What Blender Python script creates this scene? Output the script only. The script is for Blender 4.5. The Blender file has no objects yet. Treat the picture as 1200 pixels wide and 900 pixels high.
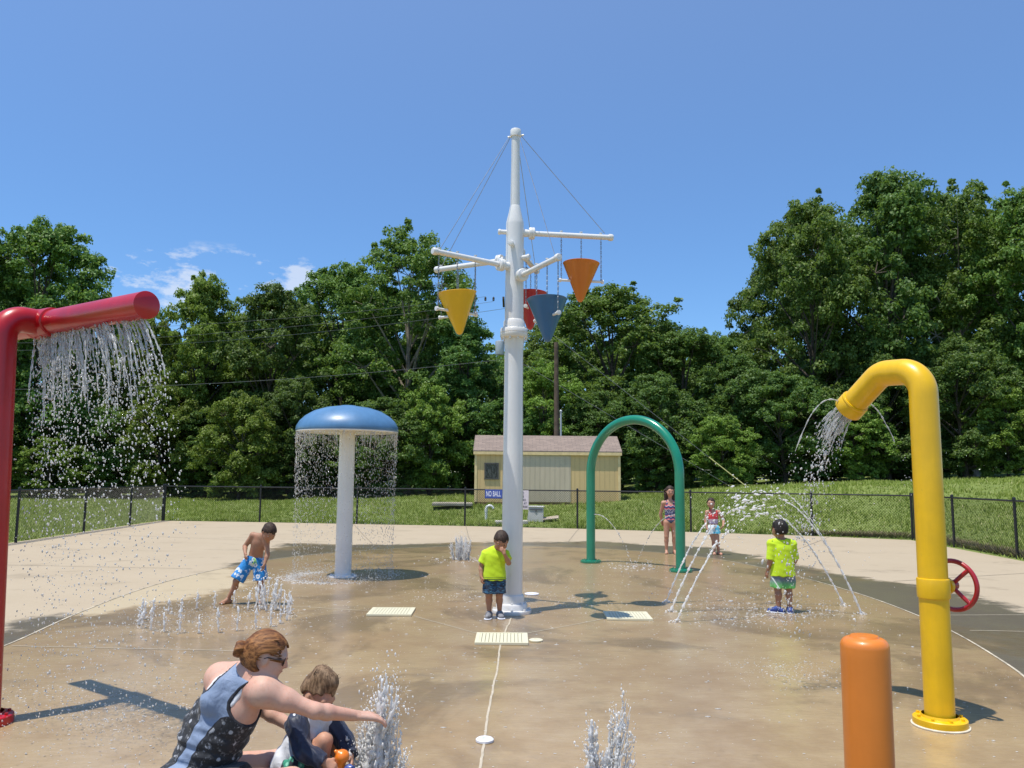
import bpy, math, random
import numpy as np
from mathutils import Vector, Matrix

C = bpy.context.scene.collection
sc = bpy.context.scene
R = math.radians
rng = np.random.default_rng(7)
random.seed(7)

# ------------------------------------------------------------------ camera
CAM_H, PITCH, ROLL, FPX = 1.6, R(6.7), R(0.5), 943.0
cd = bpy.data.cameras.new('camera')
cam = bpy.data.objects.new('camera', cd)
C.objects.link(cam)
cd.sensor_width = 36.0
cd.lens = 36.0 * FPX / 1200.0
cd.clip_start, cd.clip_end = 0.05, 3000.0
fw = Vector((0, math.cos(PITCH), math.sin(PITCH)))
r0 = Vector((1, 0, 0))
u0 = r0.cross(fw)
uc = u0 * math.cos(ROLL) - r0 * math.sin(ROLL)
rc_ = r0 * math.cos(ROLL) + u0 * math.sin(ROLL)
cam.matrix_world = Matrix(((rc_.x, uc.x, -fw.x, 0), (rc_.y, uc.y, -fw.y, 0), (rc_.z, uc.z, -fw.z, CAM_H), (0, 0, 0, 1)))
sc.camera = cam

# ------------------------------------------------------------------ light and exposure
SUN_EL = R(75)
SUN_XY = Vector((-0.8, -0.6)).normalized()          # horizontal direction towards the sun
to_sun = Vector((SUN_XY.x * math.cos(SUN_EL), SUN_XY.y * math.cos(SUN_EL), math.sin(SUN_EL)))
sd_ = bpy.data.lights.new('sun', 'SUN')
sd_.energy, sd_.angle, sd_.color = 5.0, R(0.5), (1.0, 0.95, 0.86)
sun = bpy.data.objects.new('sun', sd_)
C.objects.link(sun)
sun.rotation_euler = to_sun.to_track_quat('Z', 'Y').to_euler()
world = bpy.data.worlds.new('World')
sc.world = world
world.use_nodes = True
wn, wl = world.node_tree.nodes, world.node_tree.links
wn.clear()
wo = wn.new('ShaderNodeOutputWorld')
bg = wn.new('ShaderNodeBackground')
sky = wn.new('ShaderNodeTexSky')
sky.sky_type, sky.sun_disc = 'NISHITA', False
sky.sun_elevation = SUN_EL
sky.sun_rotation = math.atan2(SUN_XY.x, SUN_XY.y) % (2 * math.pi)
sky.altitude, sky.air_density, sky.dust_density, sky.ozone_density = 0, 0.80, 0.10, 2.6
bg.inputs['Strength'].default_value = 0.13
# a few thin fair-weather clouds low over the left-hand trees
tc = wn.new('ShaderNodeTexCoord')
def wmath(op, a, b=None, c=None):
    n = wn.new('ShaderNodeMath'); n.operation = op
    for i, v in enumerate((a, b, c)):
        if v is None: continue
        if hasattr(v, 'links'): wl.new(v, n.inputs[i])
        else: n.inputs[i].default_value = v
    return n.outputs[0]
sx = wn.new('ShaderNodeSeparateXYZ'); wl.new(tc.outputs['Generated'], sx.inputs[0])
az = wmath('ARCTAN2', sx.outputs[0], sx.outputs[1])
el = wmath('ARCSINE', sx.outputs[2])
cx = wn.new('ShaderNodeCombineXYZ')
wl.new(wmath('MULTIPLY', az, 12.0), cx.inputs[0]); wl.new(wmath('MULTIPLY', el, 26.0), cx.inputs[1])
cn = wn.new('ShaderNodeTexNoise'); cn.inputs['Scale'].default_value = 1.35; cn.inputs['Detail'].default_value = 8; cn.inputs['Roughness'].default_value = 0.62
wl.new(cx.outputs[0], cn.inputs['Vector'])
da = wmath('DIVIDE', wmath('SUBTRACT', az, R(-19.0)), R(13.0))
de = wmath('DIVIDE', wmath('SUBTRACT', el, R(13.0)), R(2.6))
fall = wmath('SUBTRACT', 1.0, wmath('ADD', wmath('MULTIPLY', da, da), wmath('MULTIPLY', de, de)))
cm = wmath('MULTIPLY', wmath('MAXIMUM', wmath('ADD', wmath('MULTIPLY', wmath('SUBTRACT', cn.outputs[0], 0.56), 5.0), wmath('MULTIPLY', fall, 0.35)), 0.0), wmath('MAXIMUM', wmath('MINIMUM', wmath('MULTIPLY', fall, 1.6), 1.0), 0.0))
cmx = wn.new('ShaderNodeMix'); cmx.data_type = 'RGBA'
hsv = wn.new('ShaderNodeHueSaturation'); hsv.inputs['Saturation'].default_value = 1.05; hsv.inputs['Value'].default_value = 1.62; hsv.inputs['Hue'].default_value = 0.501; wl.new(sky.outputs[0], hsv.inputs['Color']); wl.new(wmath('MAXIMUM', wmath('SUBTRACT', 1.30, wmath('MULTIPLY', el, 0.45)), 1.02), hsv.inputs['Saturation']); wl.new(wmath('MINIMUM', wmath('ADD', 1.14, wmath('MULTIPLY', el, 0.85)), 1.62), hsv.inputs['Value'])
wl.new(wmath('MINIMUM', cm, 0.5), cmx.inputs[0]); wl.new(hsv.outputs[0], cmx.inputs[6])
cmx.inputs[7].default_value = (7.0, 7.1, 7.3, 1)
wl.new(cmx.outputs[2], bg.inputs['Color'])
wl.new(bg.outputs[0], wo.inputs['Surface'])
sc.view_settings.view_transform = 'Standard'
sc.view_settings.look = 'None'
sc.view_settings.gamma = 1
sc.view_settings.use_curve_mapping = False
sc.view_settings.exposure = 0.08
sc.render.engine = 'CYCLES'
sc.cycles.max_bounces = 10
sc.cycles.transparent_max_bounces = 24
sc.cycles.caustics_reflective = False
sc.cycles.caustics_refractive = False
sc.cycles.sample_clamp_indirect = 6

# ------------------------------------------------------------------ materials
def nodes_of(name):
    m = bpy.data.materials.new(name); m.use_nodes = True
    nt = m.node_tree
    return m, nt, nt.nodes, nt.links, nt.nodes['Principled BSDF']
def link(nt, a, b): nt.links.new(a, b)
def N(nt, t, **kw):
    n = nt.nodes.new(t)
    for k, v in kw.items():
        if k in n.inputs: n.inputs[k].default_value = v
        else: setattr(n, k, v)
    return n
def M_(nt, op, a, b=None, c=None):
    n = nt.nodes.new('ShaderNodeMath'); n.operation = op
    for i, v in enumerate((a, b, c)):
        if v is None: continue
        if hasattr(v, 'links'): nt.links.new(v, n.inputs[i])
        else: n.inputs[i].default_value = v
    return n.outputs[0]
def MIX(nt, f, a, b, mode='MIX'):
    n = nt.nodes.new('ShaderNodeMix'); n.data_type = 'RGBA'; n.blend_type = mode
    for i, v in ((0, f), (6, a), (7, b)):
        if hasattr(v, 'links'): nt.links.new(v, n.inputs[i])
        elif i == 0: n.inputs[0].default_value = v
        else: n.inputs[i].default_value = (*v, 1) if len(v) == 3 else v
    return n.outputs[2]
def STEP(nt, x, lo, hi):
    n = nt.nodes.new('ShaderNodeMapRange'); n.interpolation_type = 'SMOOTHSTEP'
    nt.links.new(x, n.inputs['Value']); n.inputs['From Min'].default_value = lo; n.inputs['From Max'].default_value = hi
    return n.outputs[0]
def OBJCO(nt): return nt.nodes.new('ShaderNodeTexCoord').outputs['Object']
def GEOP(nt): return nt.nodes.new('ShaderNodeNewGeometry').outputs['Position']
def NOISE(nt, vec, scale, detail=4, rough=0.55, stretch=None, dist=0.0):
    if stretch is not None:
        mp = nt.nodes.new('ShaderNodeMapping'); mp.inputs['Scale'].default_value = stretch
        nt.links.new(vec, mp.inputs['Vector']); vec = mp.outputs[0]
    n = nt.nodes.new('ShaderNodeTexNoise')
    n.inputs['Scale'].default_value = scale; n.inputs['Detail'].default_value = detail
    n.inputs['Roughness'].default_value = rough; n.inputs['Distortion'].default_value = dist
    nt.links.new(vec, n.inputs['Vector'])
    return n.outputs[0]
def BUMP(nt, h, strength, dist, prev=None):
    n = nt.nodes.new('ShaderNodeBump'); n.inputs['Strength'].default_value = strength; n.inputs['Distance'].default_value = dist
    nt.links.new(h, n.inputs['Height'])
    if prev is not None: nt.links.new(prev, n.inputs['Normal'])
    return n.outputs[0]

def mat_paint(name, col, rough=0.35, var=0.10, coat=0.35, scale=6.0, worn=None, bump=0.06):
    m, nt, nd, lk, b = nodes_of(name)
    o = OBJCO(nt)
    a = NOISE(nt, o, scale, 6, 0.6)
    s = NOISE(nt, o, scale * 1.5, 5, 0.65, (1, 1, 0.12))
    v = M_(nt, 'ADD', M_(nt, 'MULTIPLY', a, 0.5), M_(nt, 'MULTIPLY', s, 0.5))
    c = MIX(nt, STEP(nt, v, 0.35, 0.68), tuple(x * (1 - var) for x in col), tuple(min(1, x * (1 + var * 0.6)) for x in col))
    if worn:
        g = NOISE(nt, o, scale * 3.3, 8, 0.7, (1, 1, 0.45))
        c = MIX(nt, M_(nt, 'MULTIPLY', STEP(nt, g, 0.60, 0.74), 0.55), c, worn)
    lk.new(c, b.inputs['Base Color'])
    lk.new(M_(nt, 'ADD', rough - 0.08, M_(nt, 'MULTIPLY', s, 0.2)), b.inputs['Roughness'])
    b.inputs['Coat Weight'].default_value = coat; b.inputs['Coat Roughness'].default_value = 0.12
    lk.new(BUMP(nt, NOISE(nt, o, 40, 3), bump, 0.004), b.inputs['Normal'])
    return m
def mat_plain(name, col, rough=0.6, var=0.12, scale=12.0, bump=0.1, metal=0.0, bscale=None, bdist=0.004):
    m, nt, nd, lk, b = nodes_of(name)
    o = OBJCO(nt)
    a = NOISE(nt, o, scale, 6, 0.6)
    lk.new(MIX(nt, STEP(nt, a, 0.3, 0.7), tuple(x * (1 - var) for x in col), tuple(min(1, x * (1 + var)) for x in col)), b.inputs['Base Color'])
    b.inputs['Roughness'].default_value = rough; b.inputs['Metallic'].default_value = metal
    if bump: lk.new(BUMP(nt, NOISE(nt, o, bscale or scale * 4, 4), bump, bdist), b.inputs['Normal'])
    return m
def mat_skin(name, col, rough=0.62):
    m, nt, nd, lk, b = nodes_of(name)
    o = OBJCO(nt)
    a = NOISE(nt, o, 9, 5, 0.6); f = NOISE(nt, o, 60, 3, 0.6)
    c = MIX(nt, STEP(nt, a, 0.3, 0.7), col, (min(1, col[0] * 1.08), col[1] * 0.9, col[2] * 0.86))
    c = MIX(nt, M_(nt, 'MULTIPLY', STEP(nt, f, 0.50, 0.70), 0.40), c, (col[0] * 0.8, col[1] * 0.7, col[2] * 0.66))
    lk.new(c, b.inputs['Base Color'])
    b.inputs['Roughness'].default_value = rough
    b.inputs['Subsurface Weight'].default_value = 0.12
    b.inputs['Subsurface Radius'].default_value = (0.012, 0.005, 0.003)
    b.inputs['Coat Weight'].default_value = 0.05; b.inputs['Coat Roughness'].default_value = 0.4
    lk.new(BUMP(nt, NOISE(nt, o, 160, 2), 0.12, 0.001), b.inputs['Normal'])
    return m
def mat_hair(name, col, hi, stretch=(1.0, 1.0, 0.28), rz=0.0, scale=70):
    m, nt, nd, lk, b = nodes_of(name)
    o = OBJCO(nt)
    rm_ = N(nt, 'ShaderNodeMapping'); rm_.inputs['Rotation'].default_value = (0, 0, rz); lk.new(o, rm_.inputs['Vector'])
    a = NOISE(nt, rm_.outputs[0], scale, 5, 0.65, stretch, 0.4)
    lk.new(MIX(nt, STEP(nt, a, 0.36, 0.66), col, hi), b.inputs['Base Color'])
    b.inputs['Roughness'].default_value = 0.62; b.inputs['Specular IOR Level'].default_value = 0.3
    lk.new(BUMP(nt, a, 0.7, 0.006), b.inputs['Normal'])
    return m

# ------------------------------------------------------------------ mesh helpers
def link_mesh(name, verts, faces, mat, parent=None, smooth=False, loc=None):
    me = bpy.data.meshes.new(name)
    v = np.asarray(verts, np.float32)
    if isinstance(faces, np.ndarray):
        nf, k = faces.shape
        me.vertices.add(len(v)); me.vertices.foreach_set('co', v.ravel())
        me.loops.add(nf * k); me.loops.foreach_set('vertex_index', faces.astype(np.int32).ravel())
        me.polygons.add(nf)
        me.polygons.foreach_set('loop_start', np.arange(0, nf * k, k, dtype=np.int32))
        me.polygons.foreach_set('loop_total', np.full(nf, k, np.int32))
        me.update(calc_edges=True)
    else:
        me.from_pydata(v.tolist(), [], faces); me.update()
    if smooth: me.polygons.foreach_set('use_smooth', np.ones(len(me.polygons), bool))
    if mat is not None: me.materials.append(mat)
    o = bpy.data.objects.new(name, me); C.objects.link(o)
    if parent is not None: o.parent = parent
    if loc is not None: o.location = loc
    return o
def empty(name, loc=(0, 0, 0), rz=0.0):
    o = bpy.data.objects.new(name, None); C.objects.link(o)
    o.location = loc; o.rotation_euler = (0, 0, rz); o.empty_display_size = 0.2
    return o
def tag(o, label=None, cat=None, group=None, kind=None):
    if label: o['label'] = label
    if cat: o['category'] = cat
    if group: o['group'] = group
    if kind: o['kind'] = kind
    return o
def copy_tree(o, parent=None):
    c = o.copy(); C.objects.link(c)
    if parent is not None: c.parent = parent
    for ch in list(o.children): copy_tree(ch, c)
    return c
def unit(v): v = np.asarray(v, float); return v / (np.linalg.norm(v) + 1e-12)

class MB:
    def __init__(s): s.v, s.f, s.n = [], [], 0
    def add(s, v, f):
        s.v += [tuple(p) for p in v]; s.f += [tuple(i + s.n for i in q) for q in f]; s.n = len(s.v); return s
    def box(s, c, d, ax=None, bev=0.0):
        hx, hy, hz = d[0] / 2, d[1] / 2, d[2] / 2
        A = np.eye(3) if ax is None else np.array(ax, float)
        if bev <= 0:
            P = [(sx * hx, sy * hy, sz * hz) for sz in (-1, 1) for sy in (-1, 1) for sx in (-1, 1)]
            F = [(0, 2, 3, 1), (4, 5, 7, 6), (0, 1, 5, 4), (2, 6, 7, 3), (0, 4, 6, 2), (1, 3, 7, 5)]
        else:
            P, F = [], []
            b = min(bev, hx * .9, hy * .9, hz * .9)
            for sz in (-1, 1):
                for sy in (-1, 1):
                    for sx in (-1, 1):
                        P += [(sx * hx, sy * (hy - b), sz * (hz - b)), (sx * (hx - b), sy * hy, sz * (hz - b)), (sx * (hx - b), sy * (hy - b), sz * hz)]
            def I(x, y, z, k): return (x + 2 * y + 4 * z) * 3 + k
            for a in (0, 1):
                q = [I(a, 0, 0, 0), I(a, 1, 0, 0), I(a, 1, 1, 0), I(a, 0, 1, 0)]; F.append(q if a else q[::-1])
                q = [I(0, a, 0, 1), I(1, a, 0, 1), I(1, a, 1, 1), I(0, a, 1, 1)]; F.append(q[::-1] if a else q)
                q = [I(0, 0, a, 2), I(1, 0, a, 2), I(1, 1, a, 2), I(0, 1, a, 2)]; F.append(q if a else q[::-1])
            for a in (0, 1):
                for c2 in (0, 1):
                    q = [I(a, c2, 0, 0), I(a, c2, 0, 1), I(a, c2, 1, 1), I(a, c2, 1, 0)]; F.append(q if a != c2 else q[::-1])
                    q = [I(a, 0, c2, 0), I(a, 0, c2, 2), I(a, 1, c2, 2), I(a, 1, c2, 0)]; F.append(q[::-1] if a != c2 else q)
                    q = [I(0, a, c2, 1), I(0, a, c2, 2), I(1, a, c2, 2), I(1, a, c2, 1)]; F.append(q if a != c2 else q[::-1])
            for z in (0, 1):
                for y in (0, 1):
                    for x in (0, 1):
                        q = [I(x, y, z, 0), I(x, y, z, 1), I(x, y, z, 2)]; F.append(q if (x + y + z) % 2 else q[::-1])
        V = np.array(P) @ A + np.array(c)
        return s.add(V, F)
    def tube(s, path, rad, seg=16, cap=True, round_end=0):
        P = np.array(path, float); n = len(P)
        r = np.full(n, rad, float) if np.isscalar(rad) else np.array(rad, float)
        T = np.gradient(P, axis=0); T /= np.linalg.norm(T, axis=1)[:, None] + 1e-12
        up = np.array([0, 0, 1.0]) if abs(T[0][2]) < 0.9 else np.array([1.0, 0, 0])
        u = unit(np.cross(T[0], up)); V = []
        for i in range(n):
            u = unit(u - T[i] * np.dot(u, T[i])); w = np.cross(T[i], u)
            a = np.linspace(0, 2 * np.pi, seg, endpoint=False)
            V.append(P[i] + r[i] * (np.cos(a)[:, None] * u + np.sin(a)[:, None] * w))
        V = np.concatenate(V); F = []
        for i in range(n - 1):
            for k in range(seg):
                k2 = (k + 1) % seg
                F.append((i * seg + k, i * seg + k2, (i + 1) * seg + k2, (i + 1) * seg + k))
        if cap: F.append(tuple(range(seg))[::-1]); F.append(tuple((n - 1) * seg + k for k in range(seg)))
        return s.add(V, F)
    def lathe(s, prof, seg=40, c=(0, 0, 0), ax=None):
        V, F = [], []; A = np.eye(3) if ax is None else np.array(ax, float)
        a = np.linspace(0, 2 * np.pi, seg, endpoint=False)
        for (r, z) in prof:
            V.append(np.stack([r * np.cos(a), r * np.sin(a), np.full(seg, z)], 1))
        V = np.concatenate(V) @ A + np.array(c)
        for i in range(len(prof) - 1):
            for k in range(seg):
                k2 = (k + 1) % seg
                F.append((i * seg + k, i * seg + k2, (i + 1) * seg + k2, (i + 1) * seg + k))
        return s.add(V, F)
    def build(s, name, mat, parent=None, smooth=True, auto=35):
        o = link_mesh(name, s.v, s.f, mat, parent, False)
        if smooth:
            me = o.data
            me.polygons.foreach_set('use_smooth', np.ones(len(me.polygons), bool))
            me.set_sharp_from_angle(angle=R(auto))
        return o
def axes_z(d):                                              # row matrix whose local z runs along d
    d = unit(d); up = np.array([0, 0, 1.0]) if abs(d[2]) < 0.95 else np.array([1.0, 0, 0])
    x = unit(np.cross(up, d)); return np.array([x, np.cross(d, x), d])
def bend(pts, rad, n=10):                                   # polyline with its corners rounded
    P = [np.array(p, float) for p in pts]; out = [P[0]]
    for i in range(1, len(P) - 1):
        a, b, c = P[i - 1], P[i], P[i + 1]
        d1, d2 = unit(a - b), unit(c - b)
        ang = math.acos(np.clip(np.dot(d1, d2), -1, 1))
        L = min(rad / math.tan(ang / 2), 0.48 * np.linalg.norm(a - b), 0.48 * np.linalg.norm(c - b)); rr = L * math.tan(ang / 2)
        ctr = b + unit(d1 + d2) * rr / math.sin(ang / 2)
        v1, v2 = b + d1 * L - ctr, b + d2 * L - ctr
        w = math.acos(np.clip(np.dot(unit(v1), unit(v2)), -1, 1))
        for k in range(n + 1):
            t = k / n
            out.append(ctr + (math.sin((1 - t) * w) * v1 + math.sin(t * w) * v2) / math.sin(w))
    out.append(P[-1]); return out
def bolts(mb, c, n, rad, r=0.018, h=0.022, ph=0.0):
    for k in range(n):
        a = ph + 2 * math.pi * k / n
        mb.lathe([(r, 0), (r, h), (0.001, h)], 6, (c[0] + rad * math.cos(a), c[1] + rad * math.sin(a), c[2]))
# ------------------------------------------------------------------ the setting: pad, ground, grass
def poly_sd(px, py, poly):
    P = np.array(poly, float); n = len(P)
    d = np.full(px.shape, 1e9); inside = np.zeros(px.shape, bool)
    for i in range(n):
        a, b = P[i], P[(i + 1) % n]; e = b - a
        wx, wy = px - a[0], py - a[1]
        t = np.clip((wx * e[0] + wy * e[1]) / (e @ e), 0, 1)
        d = np.minimum(d, np.hypot(wx - t * e[0], wy - t * e[1]))
        cnd = (a[1] > py) != (b[1] > py)
        xi = (b[0] - a[0]) * (py - a[1]) / (b[1] - a[1] + 1e-12) + a[0]
        inside ^= cnd & (px < xi)
    return np.where(inside, -d, d)
def smooth_closed(P, n=6):
    P = np.array(P, float); out = []
    for i in range(len(P)):
        a, b, c, d = P[i - 1], P[i], P[(i + 1) % len(P)], P[(i + 2) % len(P)]
        for k in range(n):
            t = k / n
            out.append(0.5 * ((2 * b) + (-a + c) * t + (2 * a - 5 * b + 4 * c - d) * t * t + (-a + 3 * b - 3 * c + d) * t ** 3))
    return np.array(out)
FENCE_BACK = [(-12.41, 29.17), (-8.85, 28.72), (-5.31, 28.1), (-1.55, 27.5), (2.17, 26.55), (5.6, 25.35), (8.88, 24.03), (11.2, 22.75)]
FENCE_LEFT = [(-11.25, 12.2), (-11.45, 15.7), (-11.64, 19.24), (-11.93, 22.82), (-12.17, 26.06), (-12.41, 29.17)]
FENCE_RIGHT = [(11.2, 22.75), (11.02, 20.3), (10.75, 17.36), (10.48, 14.4), (10.2, 11.4)]
PAD = [(-10.2, -6), (-11.35, 13), (-11.75, 19.24), (-12.3, 26.06), (-12.5, 29.1)] + [(x, y - 0.05) for x, y in FENCE_BACK[1:-1]] + [(11.1, 22.65), (10.6, 17.3), (10.05, 11.3), (8.6, -6)]
INNER = smooth_closed([(-4.5, 6.6), (-4.79, 8.2), (-5.02, 9.6), (-5.2, 11.3), (-5.2, 12.9), (-4.95, 14.6), (-4.35, 16.5), (-3.1, 18.1), (-1.4, 19.25), (0.44, 19.5), (2.4, 18.8), (3.8, 17.5), (4.55, 15.7), (4.9, 13.4), (5.0, 11.4), (4.85, 9.4), (4.5, 7.7), (4.1, 6.5), (3.2, 4.9), (1.6, 3.6), (-0.1, 3.2), (-1.9, 3.7), (-3.5, 5.0)], 6)
WET = smooth_closed([(-5.2, 8.35), (-5.35, 8.9), (-5.25, 9.4), (-4.75, 9.75), (-4.3, 11.0), (-4.0, 12.2), (-4.5, 13.6), (-5.0, 15.0), (-5.3, 17.4), (-5.3, 19.6), (-4.5, 19.6), (-3.2, 19.5), (-1.0, 20.5), (0.6, 20.7), (2.3, 21.4), (3.4, 20.2), (4.7, 19.6), (5.3, 17.0), (5.6, 14.9), (6.3, 13.0), (6.55, 11.6), (6.45, 10.2), (6.6, 8.0), (6.3, 5.0), (4.5, 2.0), (0, 0.5), (-4, 1.5), (-6.2, 4.0), (-5.8, 7.0)], 5)

def mat_pad():
    m, nt, nd, lk, b = nodes_of('wet_concrete')
    at = N(nt, 'ShaderNodeAttribute', attribute_name='sdi').outputs['Fac']
    aw = N(nt, 'ShaderNodeAttribute', attribute_name='sdw').outputs['Fac']
    p = GEOP(nt)
    n1 = NOISE(nt, p, 0.55, 7, 0.6); n2 = NOISE(nt, p, 3.2, 8, 0.65); n3 = NOISE(nt, p, 45, 6, 0.7)
    rip = NOISE(nt, p, 16, 5, 0.65, (0.45, 1.0, 1.0), 0.5)
    broom = NOISE(nt, p, 60, 4, 0.6, (0.12, 1.0, 1.0))
    inner = STEP(nt, M_(nt, 'ADD', at, M_(nt, 'MULTIPLY', M_(nt, 'SUBTRACT', n3, 0.5), 0.03)), 0.015, -0.015)
    wsum = M_(nt, 'ADD', aw, M_(nt, 'ADD', M_(nt, 'MULTIPLY', M_(nt, 'SUBTRACT', n1, 0.5), 1.6), M_(nt, 'MULTIPLY', M_(nt, 'SUBTRACT', n2, 0.5), 1.1)))
    wet = STEP(nt, wsum, 0.16, -0.20)
    # splotches: drier islands within the wet film, and dark drops thrown on the dry slab
    film = STEP(nt, M_(nt, 'ADD', M_(nt, 'MULTIPLY', n1, 0.62), M_(nt, 'MULTIPLY', n2, 0.38)), 0.36, 0.64)
    dry_o = MIX(nt, n1, (0.385, 0.308, 0.205), (0.455, 0.375, 0.260))
    dry_i = MIX(nt, n1, (0.40, 0.322, 0.200), (0.46, 0.38, 0.25))
    wet_o = MIX(nt, film, (0.125, 0.100, 0.066), (0.21, 0.175, 0.12))
    wet_i = MIX(nt, film, (0.295, 0.196, 0.096), (0.465, 0.336, 0.178))
    dry = MIX(nt, inner, dry_o, dry_i); wt = MIX(nt, inner, wet_o, wet_i)
    col = MIX(nt, wet, dry, wt)
    grain = M_(nt, 'ADD', M_(nt, 'MULTIPLY', n3, 0.5), M_(nt, 'MULTIPLY', broom, 0.5))
    col = MIX(nt, M_(nt, 'MULTIPLY', STEP(nt, grain, 0.38, 0.66), 0.5), col, MIX(nt, 0.22, col, (0.05, 0.04, 0.03)))
    stain = STEP(nt, NOISE(nt, p, 0.9, 10, 0.70, (0.8, 1.1, 1), 0.3), 0.54, 0.70)
    col = MIX(nt, M_(nt, 'MULTIPLY', stain, 0.38), col, (0.16, 0.125, 0.08))
    run = NOISE(nt, p, 0.42, 8, 0.66, (1.0, 0.8, 1), 0.6)
    col = MIX(nt, M_(nt, 'MULTIPLY', M_(nt, 'MULTIPLY', STEP(nt, run, 0.50, 0.58), wet), 0.62), col, (0.160, 0.108, 0.054))
    gold = STEP(nt, NOISE(nt, p, 0.33, 5, 0.6, (1.3, 1, 1)), 0.50, 0.66)
    col = MIX(nt, M_(nt, 'MULTIPLY', M_(nt, 'MULTIPLY', gold, wet), 0.45), col, (0.48, 0.330, 0.165))
    lk.new(col, b.inputs['Base Color'])
    rgh = M_(nt, 'ADD', M_(nt, 'MULTIPLY', M_(nt, 'SUBTRACT', 1.0, wet), 0.80), M_(nt, 'MULTIPLY', wet, M_(nt, 'ADD', 0.42, M_(nt, 'MULTIPLY', film, -0.10))))
    lk.new(rgh, b.inputs['Roughness'])
    lk.new(M_(nt, 'MULTIPLY', wet, M_(nt, 'ADD', 0.35, M_(nt, 'MULTIPLY', film, 0.45))), b.inputs['Coat Weight'])
    b.inputs['Coat Roughness'].default_value = 0.10
    b.inputs['Coat IOR'].default_value = 1.33
    nb = BUMP(nt, grain, 0.25, 0.004)
    lk.new(nb, b.inputs['Normal'])
    lk.new(BUMP(nt, rip, 0.30, 0.02), b.inputs['Coat Normal'])
    return m
def build_pad():
    gx = np.concatenate([np.arange(-12.6, -7, 0.35), np.arange(-7, 7.6, 0.1), np.arange(7.6, 11.6, 0.35)])
    gy = np.concatenate([np.arange(-6, 3, 0.5), np.arange(3, 22, 0.12), np.arange(22, 29.4, 0.35)])
    X, Y = np.meshgrid(gx, gy, indexing='ij')
    # clip to the slab outline by pulling columns to its edge
    P = np.array(PAD); lft = P[:5]; rgt = P[-4:][::-1]; top = P[4:-3]
    xl = np.interp(Y, lft[:, 1], lft[:, 0]); xr = np.interp(Y, rgt[:, 1], rgt[:, 0])
    X = np.clip(X, xl, xr); yt = np.interp(X, top[:, 0], top[:, 1]); Y = np.minimum(Y, yt)
    n, k = X.shape
    V = np.stack([X.ravel(), Y.ravel(), np.zeros(n * k)], 1)
    I = np.arange(n * k).reshape(n, k)
    F = np.stack([I[:-1, :-1], I[1:, :-1], I[1:, 1:], I[:-1, 1:]], -1).reshape(-1, 4)
    a = V[F]; area = 0.5 * np.abs((a[:, 2, 0] - a[:, 0, 0]) * (a[:, 3, 1] - a[:, 1, 1]) - (a[:, 3, 0] - a[:, 1, 0]) * (a[:, 2, 1] - a[:, 0, 1]))
    o = link_mesh('pavement', V, F[area > 1e-6], mat_pad())
    for nm, pl in (('sdi', INNER), ('sdw', WET)):
        A = o.data.attributes.new(nm, 'FLOAT', 'POINT'); A.data.foreach_set('value', poly_sd(V[:, 0], V[:, 1], pl).astype(np.float32))
    tag(o, kind='structure')
    return o
build_pad()
def strip(mb, pts, w, z=0.004):
    P = np.array(pts, float); T = np.gradient(P, axis=0); T /= np.linalg.norm(T, axis=1)[:, None]
    Nn = np.stack([-T[:, 1], T[:, 0]], 1) * w / 2
    V = [(*(p + n), z) for p, n in zip(P, Nn)] + [(*(p - n), z) for p, n in zip(P, Nn)]
    k = len(P); mb.add(V, [(i + k, i + 1 + k, i + 1, i) for i in range(k - 1)])
def wob(a, b, n=40, amp=0.012):
    a, b = np.array(a, float), np.array(b, float); t = np.linspace(0, 1, n)[:, None]
    w = np.cumsum(rng.normal(0, amp * 0.2, (n, 1)), 0); w -= w[0] + (w[-1] - w[0]) * t
    d = unit(b - a); return a + (b - a) * t + w * np.array([-d[1], d[0]])
jm = MB()
CTR = (0.02, 9.0)
for a, b, w in [((-0.09, 8.1), (-0.15, 5.2), 0.016), ((-0.15, 5.1), (-0.18, 3.0), 0.016), ((0.02, 9.62), (-0.07, 8.42), 0.016),
                ((-1.12, 9.62), (-0.35, 8.6), 0.014), ((0.18, 8.62), (1.1, 9.56), 0.014), ((-1.68, 9.95), (-3.4, 10.45), 0.014),
                ((-2.0, 7.6), (-4.66, 7.78), 0.016), ((1.65, 9.8), (4.24, 9.95), 0.012), ((4.9, 9.97), (8.9, 10.25), 0.018), ((5.0, 9.0), (8.8, 8.75), 0.016)]:
    strip(jm, wob(a, b), w)
jo = jm.build('pavement_joint_lines', mat_plain('joint_sealant', (0.46, 0.40, 0.30), 0.7, 0.12, 9.0, 0.3), smooth=False)
tag(jo, kind='structure')
rm = MB(); ic = np.vstack([INNER, INNER[:1]]); strip(rm, ic, 0.022, 0.005)
tag(rm.build('pavement_edge_line', mat_plain('edge_sealant', (0.45, 0.39, 0.29), 0.7, 0.4, 5.0, 0.3), smooth=False), kind='structure')

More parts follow.
